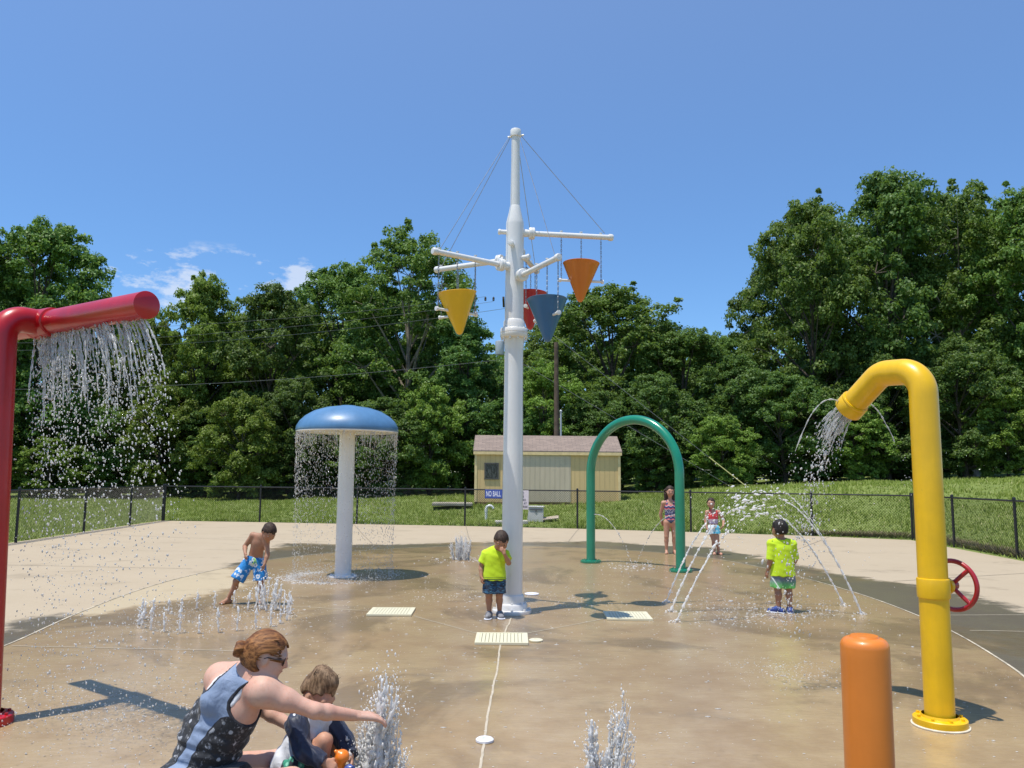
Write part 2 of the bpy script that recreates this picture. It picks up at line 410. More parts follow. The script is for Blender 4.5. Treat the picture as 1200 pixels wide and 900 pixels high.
def fence_y(x):
    F = np.array(FENCE_BACK); y = np.interp(x, F[:, 0], F[:, 1])
    return np.where(x > 11.2, 22.75 - (x - 11.2) * 0.55, y)
def out_dist(x, y):
    dl = np.interp(y, [-6, 13, 19.24, 26.06, 29.17], [-10.2, -11.35, -11.75, -12.3, -12.5]) - x
    dr = x - np.interp(y, [-6, 11.3, 17.36, 22.75], [8.7, 10.15, 10.7, 11.2])
    db = (y - fence_y(np.clip(x, -12.4, 11.2)))
    return np.maximum(np.maximum(dl, dr), db)
def height(x, y):
    d = out_dist(x, y)
    A = np.interp(x, [-40, -12, -4, 2, 6, 10, 15, 22, 30, 50, 120], [0.25, 0.35, 0.64, 0.70, 0.85, 1.10, 1.32, 1.55, 1.85, 2.3, 2.5])
    t = np.clip(d / 8.5, 0, 1); ramp = t * t * (3 - 2 * t)
    lump = 0.05 * np.sin(x * 0.9 + 1.3 * np.sin(y * 0.5)) * np.sin(y * 0.7 + 0.4) * np.clip(d / 3, 0, 1)
    bank = 0.18 * np.clip(d / 1.6, 0, 1) * np.interp(x, [6, 10.5], [0, 1])
    h = ramp * A + lump + bank + np.clip(d - 16, 0, 60) * 0.010
    return np.where(d < 0, np.clip(d, -0.7, 0) * 0.09, h) - 0.004
def mat_ground():
    m, nt, nd, lk, b = nodes_of('lawn_soil')
    p = GEOP(nt)
    a = NOISE(nt, p, 0.25, 6, 0.6); c = NOISE(nt, p, 2.4, 6, 0.65); f = NOISE(nt, p, 22, 5, 0.7)
    g = MIX(nt, STEP(nt, a, 0.35, 0.65), (0.160, 0.215, 0.040), (0.225, 0.280, 0.065))
    g = MIX(nt, M_(nt, 'MULTIPLY', STEP(nt, c, 0.5, 0.7), 0.5), g, (0.21, 0.225, 0.075))
    g = MIX(nt, M_(nt, 'MULTIPLY', STEP(nt, f, 0.42, 0.66), 0.55), g, (0.055, 0.092, 0.016))
    g = MIX(nt, M_(nt, 'MULTIPLY', STEP(nt, NOISE(nt, p, 0.9, 7, 0.65), 0.60, 0.70), 0.55), g, (0.16, 0.125, 0.075))
    lk.new(g, b.inputs['Base Color']); b.inputs['Roughness'].default_value = 0.95
    lk.new(BUMP(nt, f, 0.9, 0.05), b.inputs['Normal'])
    return m
def build_ground():
    gx = np.concatenate([[-900, -400, -200, -120, -80, -60], np.arange(-50, -15, 1.0), np.arange(-15, 14, 0.3), np.arange(14, 60, 1.0), [70, 90, 120, 200, 400, 900]])
    gy = np.concatenate([[-900, -300, -100, -40, -15, -8], np.arange(-6, 10, 1.0), np.arange(10, 36, 0.3), np.arange(36, 70, 1.0), [75, 90, 120, 200, 400, 900]])
    X, Y = np.meshgrid(gx, gy, indexing='ij'); n, k = X.shape
    V = np.stack([X.ravel(), Y.ravel(), height(X, Y).ravel()], 1)
    I = np.arange(n * k).reshape(n, k)
    F = np.stack([I[:-1, :-1], I[1:, :-1], I[1:, 1:], I[:-1, 1:]], -1).reshape(-1, 4)
    o = link_mesh('ground', V, F, mat_ground(), smooth=True); tag(o, kind='structure')
build_ground()

def mat_leaf(name, c1, c2, c3, trans=0.42, rough=0.55):
    m, nt, nd, lk, b = nodes_of(name)
    isl = N(nt, 'ShaderNodeNewGeometry').outputs['Random Per Island']
    ob = N(nt, 'ShaderNodeObjectInfo').outputs['Random']
    cl = NOISE(nt, OBJCO(nt), 0.55, 3, 0.5)
    t = M_(nt, 'ADD', M_(nt, 'MULTIPLY', isl, 0.55), M_(nt, 'MULTIPLY', cl, 0.45))
    c = MIX(nt, STEP(nt, t, 0.15, 0.75), c1, c2)
    c = MIX(nt, STEP(nt, isl, 0.90, 0.99), c, c3)
    hs = N(nt, 'ShaderNodeHueSaturation'); lk.new(c, hs.inputs['Color'])
    lk.new(M_(nt, 'ADD', 0.485, M_(nt, 'MULTIPLY', ob, 0.03)), hs.inputs['Hue'])
    lk.new(M_(nt, 'ADD', 0.82, M_(nt, 'MULTIPLY', ob, 0.36)), hs.inputs['Value'])
    lk.new(hs.outputs[0], b.inputs['Base Color'])
    b.inputs['Roughness'].default_value = rough
    b.inputs['Specular IOR Level'].default_value = 0.35
    tr = N(nt, 'ShaderNodeBsdfTranslucent')
    lk.new(MIX(nt, 0.5, hs.outputs[0], (0.20, 0.30, 0.03)), tr.inputs['Color'])
    mx = N(nt, 'ShaderNodeMixShader'); mx.inputs[0].default_value = trans
    lk.new(b.outputs[0], mx.inputs[1]); lk.new(tr.outputs[0], mx.inputs[2])
    lk.new(mx.outputs[0], nd['Material Output'].inputs['Surface'])
    return m
def build_grass():
    m = mat_leaf('grass_blades', (0.175, 0.230, 0.034), (0.320, 0.380, 0.085), (0.50, 0.46, 0.22), 0.38, 0.6)
    n = 85000
    x = rng.uniform(-27, 34, n * 2); y = rng.uniform(14, 47, n * 2)
    d = out_dist(x, y)
    keep = (d > 0.04) & (d < 17) & (np.abs(x / y) < 0.72) & (rng.random(n * 2) < np.clip(1.15 - d / 17, 0.2, 1))
    x, y, d = x[keep][:n], y[keep][:n], d[keep][:n]; k = len(x)
    z = height(x, y)
    hgt = rng.uniform(0.06, 0.15, k) * (1 + 0.5 * np.sin(x * 1.7) * np.sin(y * 1.1))
    a = rng.uniform(0, 2 * np.pi, (k, 3)); ln = rng.uniform(0.3, 1.0, (k, 3)); w = rng.uniform(0.012, 0.028, (k, 3))
    base = np.stack([x, y, z], 1)[:, None] + np.stack([rng.normal(0, .05, (k, 3)), rng.normal(0, .05, (k, 3)), np.zeros((k, 3)) - 0.01], -1)
    sx = np.stack([-np.sin(a) * w, np.cos(a) * w, 0 * a], -1)
    tip = base + np.stack([np.cos(a) * ln * hgt[:, None], np.sin(a) * ln * hgt[:, None], hgt[:, None] * rng.uniform(.7, 1.1, (k, 3))], -1)
    V = np.stack([base - sx, base + sx, tip], 2).reshape(-1, 3)
    tag(link_mesh('grass', V, np.arange(len(V)).reshape(-1, 3), m), 'mown green lawn on the slope behind the black fence', 'grass', kind='stuff')
    # dead brown weeds along the foot of the right-hand fence
    mb = mat_leaf('dead_weeds', (0.12, 0.085, 0.05), (0.24, 0.185, 0.12), (0.09, 0.11, 0.03), 0.2, 0.8)
    k = 9000
    t = rng.uniform(0, 1, k); fx = np.interp(t, [0, .25, 1], [8.6, 11.35, 10.5]); fy = np.interp(t, [0, .25, 1], [24.3, 22.9, 14.5])
    off = np.abs(rng.normal(0, 0.28, k)) + 0.03
    x = fx + np.where(t < .25, off * 0.4, off); y = fy + np.where(t < .25, off, off * 0.1); z = height(x, y)
    a = rng.uniform(0, 2 * np.pi, k); h = rng.uniform(0.04, 0.22, k) * np.interp(off, [0, .6], [1, .5]); w = 0.014
    b0 = np.stack([x, y, z - 0.02], 1); sx = np.stack([-np.sin(a) * w, np.cos(a) * w, 0 * a], 1)
    tip = b0 + np.stack([np.cos(a) * h * 1.2, np.sin(a) * h * 1.2, h], 1)
    V = np.stack([b0 - sx, b0 + sx, tip], 1).reshape(-1, 3)
    tag(link_mesh('dead_weeds', V, np.arange(len(V)).reshape(-1, 3), mb), 'dry brown weeds along the foot of the right fence', 'weeds', kind='stuff')
build_grass()

# ------------------------------------------------------------------ trees
LEAF = [mat_leaf('leaf_mid', (0.070, 0.135, 0.022), (0.180, 0.290, 0.060), (0.28, 0.36, 0.12)),
        mat_leaf('leaf_dark', (0.055, 0.115, 0.022), (0.140, 0.240, 0.055), (0.22, 0.31, 0.10)),
        mat_leaf('leaf_light', (0.115, 0.180, 0.024), (0.250, 0.365, 0.062), (0.33, 0.41, 0.12))]
BARK = mat_plain('bark', (0.085, 0.068, 0.052), 0.9, 0.4, 7.0, 0.8, bdist=0.03)
BARK_PALE = mat_plain('bark_pale', (0.26, 0.22, 0.17), 0.9, 0.35, 5.0, 0.8, bdist=0.03)
def leaf_cloud(ctr, rad, n, size, r):
    """n leaves over clumps: ctr (k,3), rad (k,); most leaves lie in each clump's upper outer shell"""
    k = len(ctr); idx = r.integers(0, k, n)
    d = r.normal(0, 1, (n, 3)); d /= np.linalg.norm(d, axis=1)[:, None]
    d[:, 2] = np.where(d[:, 2] < -0.35, -d[:, 2] * 0.6, d[:, 2])
    rr = rad[idx] * r.uniform(0.25, 1.0, n) ** 0.45
    P = ctr[idx] + d * rr[:, None] * np.array([1, 1, 0.85])
    P += r.normal(0, 0.05, (n, 3))
    nrm = d * 0.7 + np.array([0, 0, 0.5]) + r.normal(0, 0.5, (n, 3)); nrm /= np.linalg.norm(nrm, axis=1)[:, None]
    t = r.normal(0, 1, (n, 3)) + d * 0.6 - np.array([0, 0, 0.35]); t -= nrm * np.sum(t * nrm, 1)[:, None]; t /= np.linalg.norm(t, axis=1)[:, None]
    b = np.cross(nrm, t)
    L = (size * r.uniform(0.6, 1.35, n))[:, None]; W = L * r.uniform(0.28, 0.42, n)[:, None]
    V = np.stack([P - t * L * 0.5, P + b * W - nrm * L * 0.05, P + t * L * 0.5 - nrm * L * 0.14, P - b * W - nrm * L * 0.05], 1).reshape(-1, 3)
    return V, np.arange(4 * n).reshape(-1, 4)
def make_tree_proto(seed, H, Rx, low, nl, leafmat, barkmat, lobes=22, size=0.20, ragged=1.0, trunk_r=0.24, bare=0.0):
    """returns (crown object, trunk object): trunk with limbs, crown of leaf clumps over uneven lobes at the limbs' ends"""
    r = np.random.default_rng(seed); tb = MB()
    lean = r.normal(0, 0.03, 2)
    def trunk_pt(t): return np.array([lean[0] * H * t + 0.12 * math.sin(t * 5 + seed), lean[1] * H * t, H * 0.86 * t])
    ts = np.linspace(0, 1, 9); tb.tube([trunk_pt(t) - np.array([0, 0, 0.3 if t == 0 else 0]) for t in ts], [trunk_r * (1.25 if t == 0 else 1) * (1 - 0.86 * t) for t in ts], 10)
    C_, Rd, Lb = [], [], []
    for i in range(lobes):
        t = low + (1 - low) * (i + 0.5) / lobes
        q = (t - low) / (1 - low)
        prof = (1 - abs(2 * q - 0.86) ** 4 * 0.62) if q > 0.43 else (0.62 + 0.38 * math.sin(math.pi * q / 0.86))
        prof = max(0.22, min(1, prof)) * (0.6 if q > 0.95 else 1)
        a = i * 2.39996 + r.normal(0, 0.4)
        lr = Rx * r.uniform(0.30, 0.46)
        rad = max(0.0, Rx * prof * r.uniform(0.86, 1.08) - lr * 0.8)
        end = np.array([math.cos(a) * rad, math.sin(a) * rad, min(H * (t * 0.97 + r.normal(0, 0.025)), H - lr * 0.75)])
        end[2] = max(end[2], lr * 0.5)
        Lb.append((end, lr))
        st = trunk_pt(min(0.97, max(0.10, t * 0.80 - 0.06)))
        mid = st * 0.5 + end * 0.5 + np.array([0, 0, 0.05 * H * r.uniform(-.5, 1)])
        tt = np.linspace(0, 1, 6)[:, None]
        tb.tube((1 - tt) ** 2 * st + 2 * tt * (1 - tt) * mid + tt ** 2 * end, [trunk_r * 0.46 * (1 - 0.85 * u) * (1 - 0.5 * t) + 0.018 for u in tt[:, 0]], 6)
        for _ in range(int(r.integers(20, 30) * (1 - bare))):
            dd = r.normal(0, 1, 3); dd /= np.linalg.norm(dd)
            if dd[2] < -0.5: dd[2] *= -0.6
            c = end + dd * lr * r.uniform(0.55, 1.1) * ragged * np.array([1, 1, 0.95])
            if c[2] < 0.2: c[2] = r.uniform(.2, .6)
            C_.append(c); Rd.append(r.uniform(0.30, 0.72) * (Rx / 4.5) ** 0.5)
            if r.random() < 0.25: tb.tube([end, end * 0.45 + c * 0.55 + r.normal(0, .08, 3), c], [0.035, 0.022, 0.008], 5)
    for _ in range(int(26 * ragged)):                     # sprigs that break the outline
        j = r.integers(0, len(C_)); c = C_[j] + unit(C_[j] - np.array([0, 0, H * 0.45])) * r.uniform(0.5, 1.1)
        C_.append(c); Rd.append(r.uniform(0.15, 0.32))
    V, F = leaf_cloud(np.array(C_), np.array(Rd), nl, size, r)
    cr = link_mesh('crown', V, F, leafmat)
    tr = tb.build('trunk', barkmat)
    return cr, tr
PROTO = [make_tree_proto(11, 16, 5.2, 0.10, 84000, LEAF[0], BARK, 28),
         make_tree_proto(23, 15, 4.8, 0.10, 76000, LEAF[1], BARK, 26),
         make_tree_proto(37, 14, 4.6, 0.12, 62000, LEAF[2], BARK, 22, ragged=1.15),
         make_tree_proto(41, 17, 5.6, 0.22, 68000, LEAF[0], BARK_PALE, 22, ragged=1.15, trunk_r=0.3, bare=0.12),
         make_tree_proto(59, 11, 4.4, 0.03, 62000, LEAF[1], BARK, 22),
         make_tree_proto(71, 9, 3.8, 0.02, 52000, LEAF[2], BARK, 20, trunk_r=0.16)]
PH = [16, 15, 14, 17, 11, 9]; PR = [5.4, 5.0, 4.9, 5.9, 4.6, 4.0]
for c_, t_ in PROTO:
    for o in (c_, t_): C.objects.unlink(o)
def tree(name, kind, x, y, h, half, label, group, cat='tree'):
    root = empty(name, (x, y, float(height(np.array(x), np.array(y))) - 0.02), rng.uniform(0, 6.28))
    s = half / PR[kind]; root.scale = (s, s, h / PH[kind])
    for p in PROTO[kind]:
        c = p.copy(); C.objects.link(c); c.parent = root
    tag(root, label, cat, group)
    return root
HZ = lambda px: 560.8 + (px - 600) * 0.0087
def tree_px(kind, px, top, Y, half_px, label, group, name='broadleaf_tree', cat='tree'):
    x = (px - 600) / 943 * Y
    h = (HZ(px) - top) / 943 * Y * 1.0 + CAM_H - float(height(np.array(x), np.array(Y)))
    h *= 1 + 0.00 * h
    return tree(name, kind, x, Y, h, half_px / 943 * Y, label, group, cat)
G1 = 'trees along the edge of the wood'
tree_px(0, 45, 262, 46, 92, 'tall rounded green tree behind the red shower pipe, tallest on the left', G1)
tree_px(1, -60, 268, 44, 90, 'dark green tree cut by the left edge of the picture', G1)
tree_px(2, 232, 330, 48, 62, 'bright green ragged tree under the small white clouds', G1)
tree_px(5, 168, 378, 47, 52, 'small light green tree between the tall left tree and the ragged one', G1)
tree_px(1, 312, 338, 47, 68, 'dark green tree left of the overhead wires, above the blue mushroom', G1)
tree_px(3, 478, 276, 49, 96, 'big tree with a pale forked trunk left of the white mast', G1)
tree_px(0, 395, 312, 52, 80, 'green tree behind and left of the pale forked trunk', G1)
tree_px(1, 548, 380, 47, 66, 'dark tree directly behind the lower mast', G1)
tree_px(0, 712, 338, 48, 94, 'full rounded tree right of the mast, behind the orange bucket', G1)
tree_px(2, 640, 430, 44, 52, 'lower light green tree behind the shed roof', G1)
tree_px(1, 806, 392, 46, 74, 'dark tree above the green arch, lower than its neighbours', G1)
tree_px(4, 868, 420, 43, 60, 'low dark tree at the left foot of the tall right trees', G1)
tree_px(0, 950, 236, 45, 84, 'tall tree at the left end of the right-hand wood', G1)
tree_px(1, 1048, 205, 46, 95, 'tallest tree of the right-hand wood, above the yellow pipe', G1)
tree_px(3, 1140, 222, 47, 95, 'wide tree of the right-hand wood beside the picture edge', G1)
tree_px(0, 1235, 215, 44, 95, 'tree cut by the right edge of the picture', G1)
G2 = 'further trees that fill the wood behind'
for kind, px, top, Y, hp in [(0, 100, 345, 56, 70), (1, 20, 330, 57, 80), (4, 255, 375, 54, 85), (0, 350, 360, 58, 95), (1, 440, 345, 58, 80), (4, 580, 420, 56, 65), (1, 505, 360, 57, 70),
                             (0, 660, 372, 57, 75), (1, 765, 380, 58, 85), (0, 845, 395, 55, 60), (1, 925, 290, 56, 66), (0, 1000, 260, 58, 90), (1, 1095, 245, 58, 90), (0, 1190, 245, 57, 90)]:
    tree_px(kind, px, top, Y, hp, 'green tree half hidden in the second row of the wood', G2)
G3 = 'bushes at the foot of the wood'
for i, (kind, px, top, Y, hp, lab) in enumerate([
        (5, 62, 515, 43, 42, 'pale yellow-green bush at the foot of the wood beside the red pipe'),
        (4, 130, 480, 45, 52, 'dark bush behind the falling shower water'),
        (5, 190, 455, 45, 45, 'light green bush right of the falling shower water'),
        (5, 285, 468, 42, 50, 'light green bush left of the blue mushroom'),
        (4, 345, 445, 44, 55, 'dark bush behind the blue mushroom cap'),
        (4, 450, 470, 42, 62, 'broad dark bush right of the blue mushroom'),
        (5, 505, 455, 43, 48, 'green bush beside the left end of the shed'),
        (4, 770, 440, 42, 60, 'dark bush framed by the green arch'),
        (5, 845, 490, 39, 42, 'bright green bush right of the green arch'),
        (4, 920, 440, 41, 60, 'dark bush behind the water from the yellow pipe'),
        (5, 1000, 470, 41, 45, 'low green bush on the hill left of the yellow pipe'),
        (4, 1040, 420, 42, 60, 'dark bush behind the top of the yellow pipe'),
        (4, 1130, 400, 41, 65, 'dark bush on the hill right of the yellow pipe'),
        (5, 1180, 455, 40, 50, 'green bush on the hill at the right edge'),
        (4, 595, 470, 44, 55, 'dark bush behind the shed and mast'),
        (4, 700, 460, 44, 55, 'dark bush behind the right end of the shed'),
        (4, -30, 470, 42, 60, 'dark bush behind the red pole'),
        (4, 245, 480, 46, 50, 'dark low bush in the gap below the ragged tree'),
        (4, 400, 500, 45, 50, 'dark low bush left of the shed'),
        (4, 975, 520, 43, 40, 'dark low bush at the top of the hill'),
        (4, 1080, 510, 42, 45, 'dark low bush on the hill beside the yellow pipe')]):
    tree_px(kind, px, top, Y, hp, lab, G3, 'bush', 'bush')

def woodland():
    r = np.random.default_rng(5); k = 700
    c = np.stack([r.uniform(-60, 62, k), r.uniform(60, 66, k), r.uniform(0, 10.5, k) ** 1.0], 1)
    c[:, 2] += height(c[:, 0], np.full(k, 45.0)) - 0.3
    V, F = leaf_cloud(c, r.uniform(1.0, 2.2, k), 60000, 0.5, r)
    tag(link_mesh('woodland', V, F, LEAF[1]), 'deep shaded wood seen between the tree trunks', 'woodland', kind='stuff')
woodland()
# ------------------------------------------------------------------ fences
BLACK = mat_plain('black_vinyl', (0.012, 0.012, 0.013), 0.45, 0.3, 8, 0.1)
GALV = mat_plain('galvanised', (0.35, 0.36, 0.37), 0.4, 0.2, 10, 0.1, 0.8)
def fence(pts, label, hgt=1.24):
    root = empty('chain_link_fence', (*pts[0], 0)); o0 = np.array([*pts[0], 0.0])
    tag(root, label, 'fence', 'black fences round the pad')
    pm = MB(); pm.tube([(0, 0, -0.1), (0, 0, hgt + 0.02)], 0.032, 10)
    pm.lathe([(0.036, hgt), (0.038, hgt + 0.03), (0.026, hgt + 0.055), (0.0, hgt + 0.065)], 10)
    proto = None
    for p in pts:
        if proto is None: o = proto = pm.build('post', BLACK, root)
        else: o = proto.copy(); C.objects.link(o); o.parent = root
        q = np.array([*p, 0.0]) - o0; o.location = q
    P = [np.array([*p, 0.0]) - o0 for p in pts]
    rl = MB(); rl.tube([p + np.array([0, 0, hgt - 0.02]) for p in P], 0.021, 8); rl.build('top_rail', BLACK, root)
    wv, wf = [], []; n = 0; w = 0.0030; off = np.array([0, 0, 0])
    for a, b in zip(P[:-1], P[1:]):
        L = np.linalg.norm(b - a); d = (b - a) / L; nn = np.array([-d[1], d[0], 0]); g = hgt - 0.07
        for sgn in (1, -1):
            k = np.arange(-g, L, 0.0765)
            s0 = np.maximum(k, 0); z0 = (s0 - k); s1 = np.minimum(k + g, L); z1 = s1 - k
            if sgn < 0: z0, z1 = g - z0, g - z1
            A = a + d * s0[:, None] + np.array([0, 0, 0.04]) + np.stack([0 * z0, 0 * z0, z0], 1)
            B = a + d * s1[:, None] + np.array([0, 0, 0.04]) + np.stack([0 * z1, 0 * z1, z1], 1)
            t = (d * np.array([1, 1, 0]) * -sgn + np.array([0, 0, 1.0])) * w * 0.7
            A = A + nn * 0.025 * 1 + nn * 0.002 * sgn; B = B + nn * 0.025 + nn * 0.002 * sgn
            V = np.stack([A - t, A + t, B + t, B - t], 1).reshape(-1, 3)
            V2 = np.stack([A - nn * w, A + nn * w, B + nn * w, B - nn * w], 1).reshape(-1, 3)
            wv += [V, V2]
    V = np.concatenate(wv); link_mesh('chain_link_mesh', V, np.arange(len(V)).reshape(-1, 4), BLACK, root)
    return root
fence(FENCE_BACK, 'black chain link fence across the back, in front of the shed')
fence(FENCE_LEFT[:-1] + [(-12.42, 29.05)], 'black chain link fence along the left side, behind the shower water')
fence([(11.21, 22.62)] + FENCE_RIGHT[1:], 'black chain link fence along the right side, below the grass bank')

# ------------------------------------------------------------------ shed
def mat_siding(name, col):
    m, nt, nd, lk, b = nodes_of(name); o = OBJCO(nt)
    sx = N(nt, 'ShaderNodeSeparateXYZ'); lk.new(o, sx.inputs[0])
    fr = M_(nt, 'ABSOLUTE', M_(nt, 'SUBTRACT', M_(nt, 'FRACT', M_(nt, 'MULTIPLY', sx.outputs[0], 4.92)), 0.5))
    gr = STEP(nt, fr, 0.045, 0.02)
    a = NOISE(nt, o, 2.0, 6, 0.6, (1, 1, 0.3)); f = NOISE(nt, o, 30, 5, 0.6, (1, 1, 0.06))
    c = MIX(nt, STEP(nt, a, 0.3, 0.7), tuple(x * .88 for x in col), col)
    c = MIX(nt, M_(nt, 'MULTIPLY', f, 0.2), c, tuple(x * .6 for x in col))
    c = MIX(nt, M_(nt, 'MULTIPLY', gr, 0.35), c, tuple(x * .4 for x in col))
    lk.new(c, b.inputs['Base Color']); b.inputs['Roughness'].default_value = 0.7
    lk.new(BUMP(nt, M_(nt, 'SUBTRACT', 1.0, gr), 0.8, 0.012), b.inputs['Normal'])
    return m
def mat_shingle():
    m, nt, nd, lk, b = nodes_of('roof_shingles'); o = OBJCO(nt)
    mp = N(nt, 'ShaderNodeMapping'); mp.inputs['Rotation'].default_value = (R(-23), 0, 0); lk.new(o, mp.inputs['Vector'])
    br = N(nt, 'ShaderNodeTexBrick'); lk.new(mp.outputs[0], br.inputs['Vector'])
    br.inputs['Color1'].default_value = (0.27, 0.205, 0.165, 1); br.inputs['Color2'].default_value = (0.185, 0.14, 0.115, 1); br.inputs['Mortar'].default_value = (0.10, 0.08, 0.075, 1)
    br.inputs['Scale'].default_value = 1.0; br.inputs['Brick Width'].default_value = 0.3; br.inputs['Row Height'].default_value = 0.14; br.inputs['Mortar Size'].default_value = 0.008
    f = NOISE(nt, o, 14, 6, 0.7)
    lk.new(MIX(nt, M_(nt, 'MULTIPLY', STEP(nt, f, .3, .7), .4), br.outputs[0], (0.31, 0.245, 0.20)), b.inputs['Base Color']); b.inputs['Roughness'].default_value = 0.95
    lk.new(BUMP(nt, br.outputs['Fac'], -0.5, 0.01), b.inputs['Normal'])
    return m
YEL = (0.78, 0.535, 0.245); BEI = (0.66, 0.53, 0.375)
S_Y, S_B = mat_siding('siding_yellow', YEL), mat_siding('siding_beige', BEI)
TRIMY = mat_plain('trim_yellow', (0.78, 0.58, 0.29), 0.6, 0.1, 6); BROWN = mat_plain('skid_wood', (0.17, 0.09, 0.045), 0.8, 0.3, 9)
sh = empty('storage_shed', (1.48, 33.0, 0.64)); tag(sh, 'yellow wooden shed with one beige section and a brown shingle roof', 'shed')
w_, dp, hw, ridge = 5.95, 3.0, 2.06, 2.72
m = MB(); hx = w_ / 2
m.add([(-hx, 0, 0), (hx, 0, 0), (hx, 0, hw), (-hx, 0, hw), (-hx, dp, 0), (hx, dp, 0), (hx, dp, hw), (-hx, dp, hw), (-hx, dp / 2, ridge), (hx, dp / 2, ridge)],
      [(0, 1, 2, 3), (5, 4, 7, 6), (1, 5, 6, 9, 2), (4, 0, 3, 8, 7)])
wl_ = m.build('wall', S_Y, sh, smooth=False)
m = MB(); m.box((-0.23 + 0.15, -0.012, hw / 2 - 0.02), (2.05, 0.024, hw - 0.1)); m.build('beige_panel', S_B, sh, smooth=False)['label'] = 'beige painted wall section'
rf = MB(); ov = 0.10; sl = (ridge - hw) / (dp / 2)
for s in (0, 1):
    y0, y1 = (-ov, dp / 2) if s == 0 else (dp + ov, dp / 2)
    z0 = hw - ov * sl
    V = [(-hx - 0.06, y0, z0 + 0.03), (hx + 0.06, y0, z0 + 0.03), (hx + 0.06, y1, ridge + 0.03), (-hx - 0.06, y1, ridge + 0.03)]
    V += [(a, b, c + 0.045) for a, b, c in V]
    F = [(3, 2, 1, 0), (4, 5, 6, 7), (0, 1, 5, 4), (1, 2, 6, 5), (2, 3, 7, 6), (3, 0, 4, 7)]
    rf.add(V, F if s == 0 else [q[::-1] for q in F])
rf.build('roof', mat_shingle(), sh, smooth=False)
m = MB(); m.box((0, -ov + 0.01, hw - 0.075), (w_ + 0.1, 0.025, 0.12)); m.box((0, -ov / 2 + 0.004, hw - 0.1), (w_ + 0.06, ov - 0.02, 0.02)); m.build('fascia', TRIMY, sh, smooth=False)
for x in (-hx + 0.05, hx - 0.05): m = MB(); m.box((x, -0.014, hw / 2 - 0.05), (0.1, 0.028, hw - 0.12)); m.build('corner_trim', TRIMY, sh, smooth=False)
m = MB(); m.box((0, 0.05, -0.055), (w_ - 0.04, 0.12, 0.115)); m.build('skid', BROWN, sh, smooth=False)
wf = MB()
for x, z, a, b in ((-2.28, 1.56, .60, .05), (-2.28, 0.94, .60, .05), (-2.55, 1.25, .05, .57), (-2.01, 1.25, .05, .57)): wf.box((x, -0.02, z), (a, 0.05, b))
wo_ = wf.build('window', mat_plain('window_frame', (0.10, 0.09, 0.08), 0.6, 0.2), sh, smooth=False)
m = MB(); m.add([(-2.53, -0.008, 0.96), (-2.03, -0.008, 0.96), (-2.03, -0.008, 1.54), (-2.53, -0.008, 1.54)], [(0, 1, 2, 3)])
mg, nt, nd, lk, b = nodes_of('wired_glass'); gz = NOISE(nt, OBJCO(nt), 9, 6, 0.65, (1.6, 1, 0.6), 1.5)
lk.new(MIX(nt, STEP(nt, gz, .45, .62), (0.02, 0.022, 0.022), (0.13, 0.135, 0.13)), b.inputs['Base Color']); b.inputs['Roughness'].default_value = 0.15
m.build('pane', mg, wo_, smooth=False)
m = MB()
for k in range(7): m.tube([(-2.5 + k * .073, -0.045, 0.95), (-2.5 + k * .073, -0.045, 1.55)], 0.006, 5)
m.build('grille', BLACK, wo_)

# ------------------------------------------------------------------ signs and small things by the fence
def text(body, size, loc, mat, parent, align='CENTER', name='lettering', sx=1.0):
    cu = bpy.data.curves.new(name, 'FONT'); cu.body = body; cu.size = size; cu.align_x = align; cu.align_y = 'CENTER'; cu.extrude = 0.0015; cu.space_character = 1.05; cu.offset = size * 0.012
    t_ = bpy.data.objects.new(name, cu); me = bpy.data.meshes.new_from_object(t_); bpy.data.objects.remove(t_)
    o = bpy.data.objects.new(name, me); C.objects.link(o); me.materials.clear(); me.materials.append(mat)
    o.parent = parent; o.location = loc; o.rotation_euler = (R(90), 0, 0); o.scale = (sx, 1, 1)
    return o
SWHITE = mat_plain('sign_white', (0.62, 0.56, 0.58), 0.5, 0.06); SBLUE = mat_plain('sign_blue', (0.02, 0.045, 0.22), 0.45, 0.1); INK = mat_plain('sign_ink', (0.05, 0.05, 0.06), 0.6, 0.1)
LETW = mat_plain('letter_white', (0.72, 0.74, 0.80), 0.5, 0.05)
sa = R(-13.5)
s1 = empty('fence_sign', (-0.38, 27.08, 1.08), sa); tag(s1, 'blue banner with white capitals on the fence left of the mast', 'sign')
m = MB(); m.box((0, 0, 0), (1.02, 0.012, 0.30), bev=0.004); m.build('board', SBLUE, s1)
m = MB(); m.box((0, -0.008, 0), (0.98, 0.004, 0.26)); m.build('white_field', mat_plain('banner_blue', (0.05, 0.09, 0.34), 0.5, 0.1), s1, smooth=False)
text('NO BALL', 0.25, (-0.47, -0.011, 0), LETW, s1, 'LEFT', sx=0.48)
s2 = empty('rules_sign', (0.36, 26.88, 0.90), sa); tag(s2, 'white notice with lines of dark text on the fence right of the mast', 'sign')
m = MB(); m.box((0, 0, 0), (0.46, 0.012, 0.62), bev=0.004); m.build('board', SWHITE, s2)
for k, t in enumerate(['NO', 'LIFE', 'GUARD', 'SWIM AT', 'OWN RISK']):
    text(t, 0.10 if k else 0.12, (0, -0.0085, 0.22 - k * 0.112), INK, s2, sx=0.8)
PVC = mat_paint('white_pvc', (0.74, 0.74, 0.72), 0.4, 0.08, 0.2)
v = empty('vent_pipe', (-0.90, 29.6, float(height(np.array(-.9), np.array(29.6))))); tag(v, 'white plastic hooked vent pipe in the grass left of the mast', 'pipe')
pp = [(0, 0, -0.05), (0, 0, 0.36)] + [(0.13 - 0.13 * math.cos(a), 0, 0.36 + 0.13 * math.sin(a)) for a in np.linspace(0.2, math.pi * 0.94, 12)]
m = MB(); m.tube(pp, 0.048, 12); m.build('pipe', PVC, v)
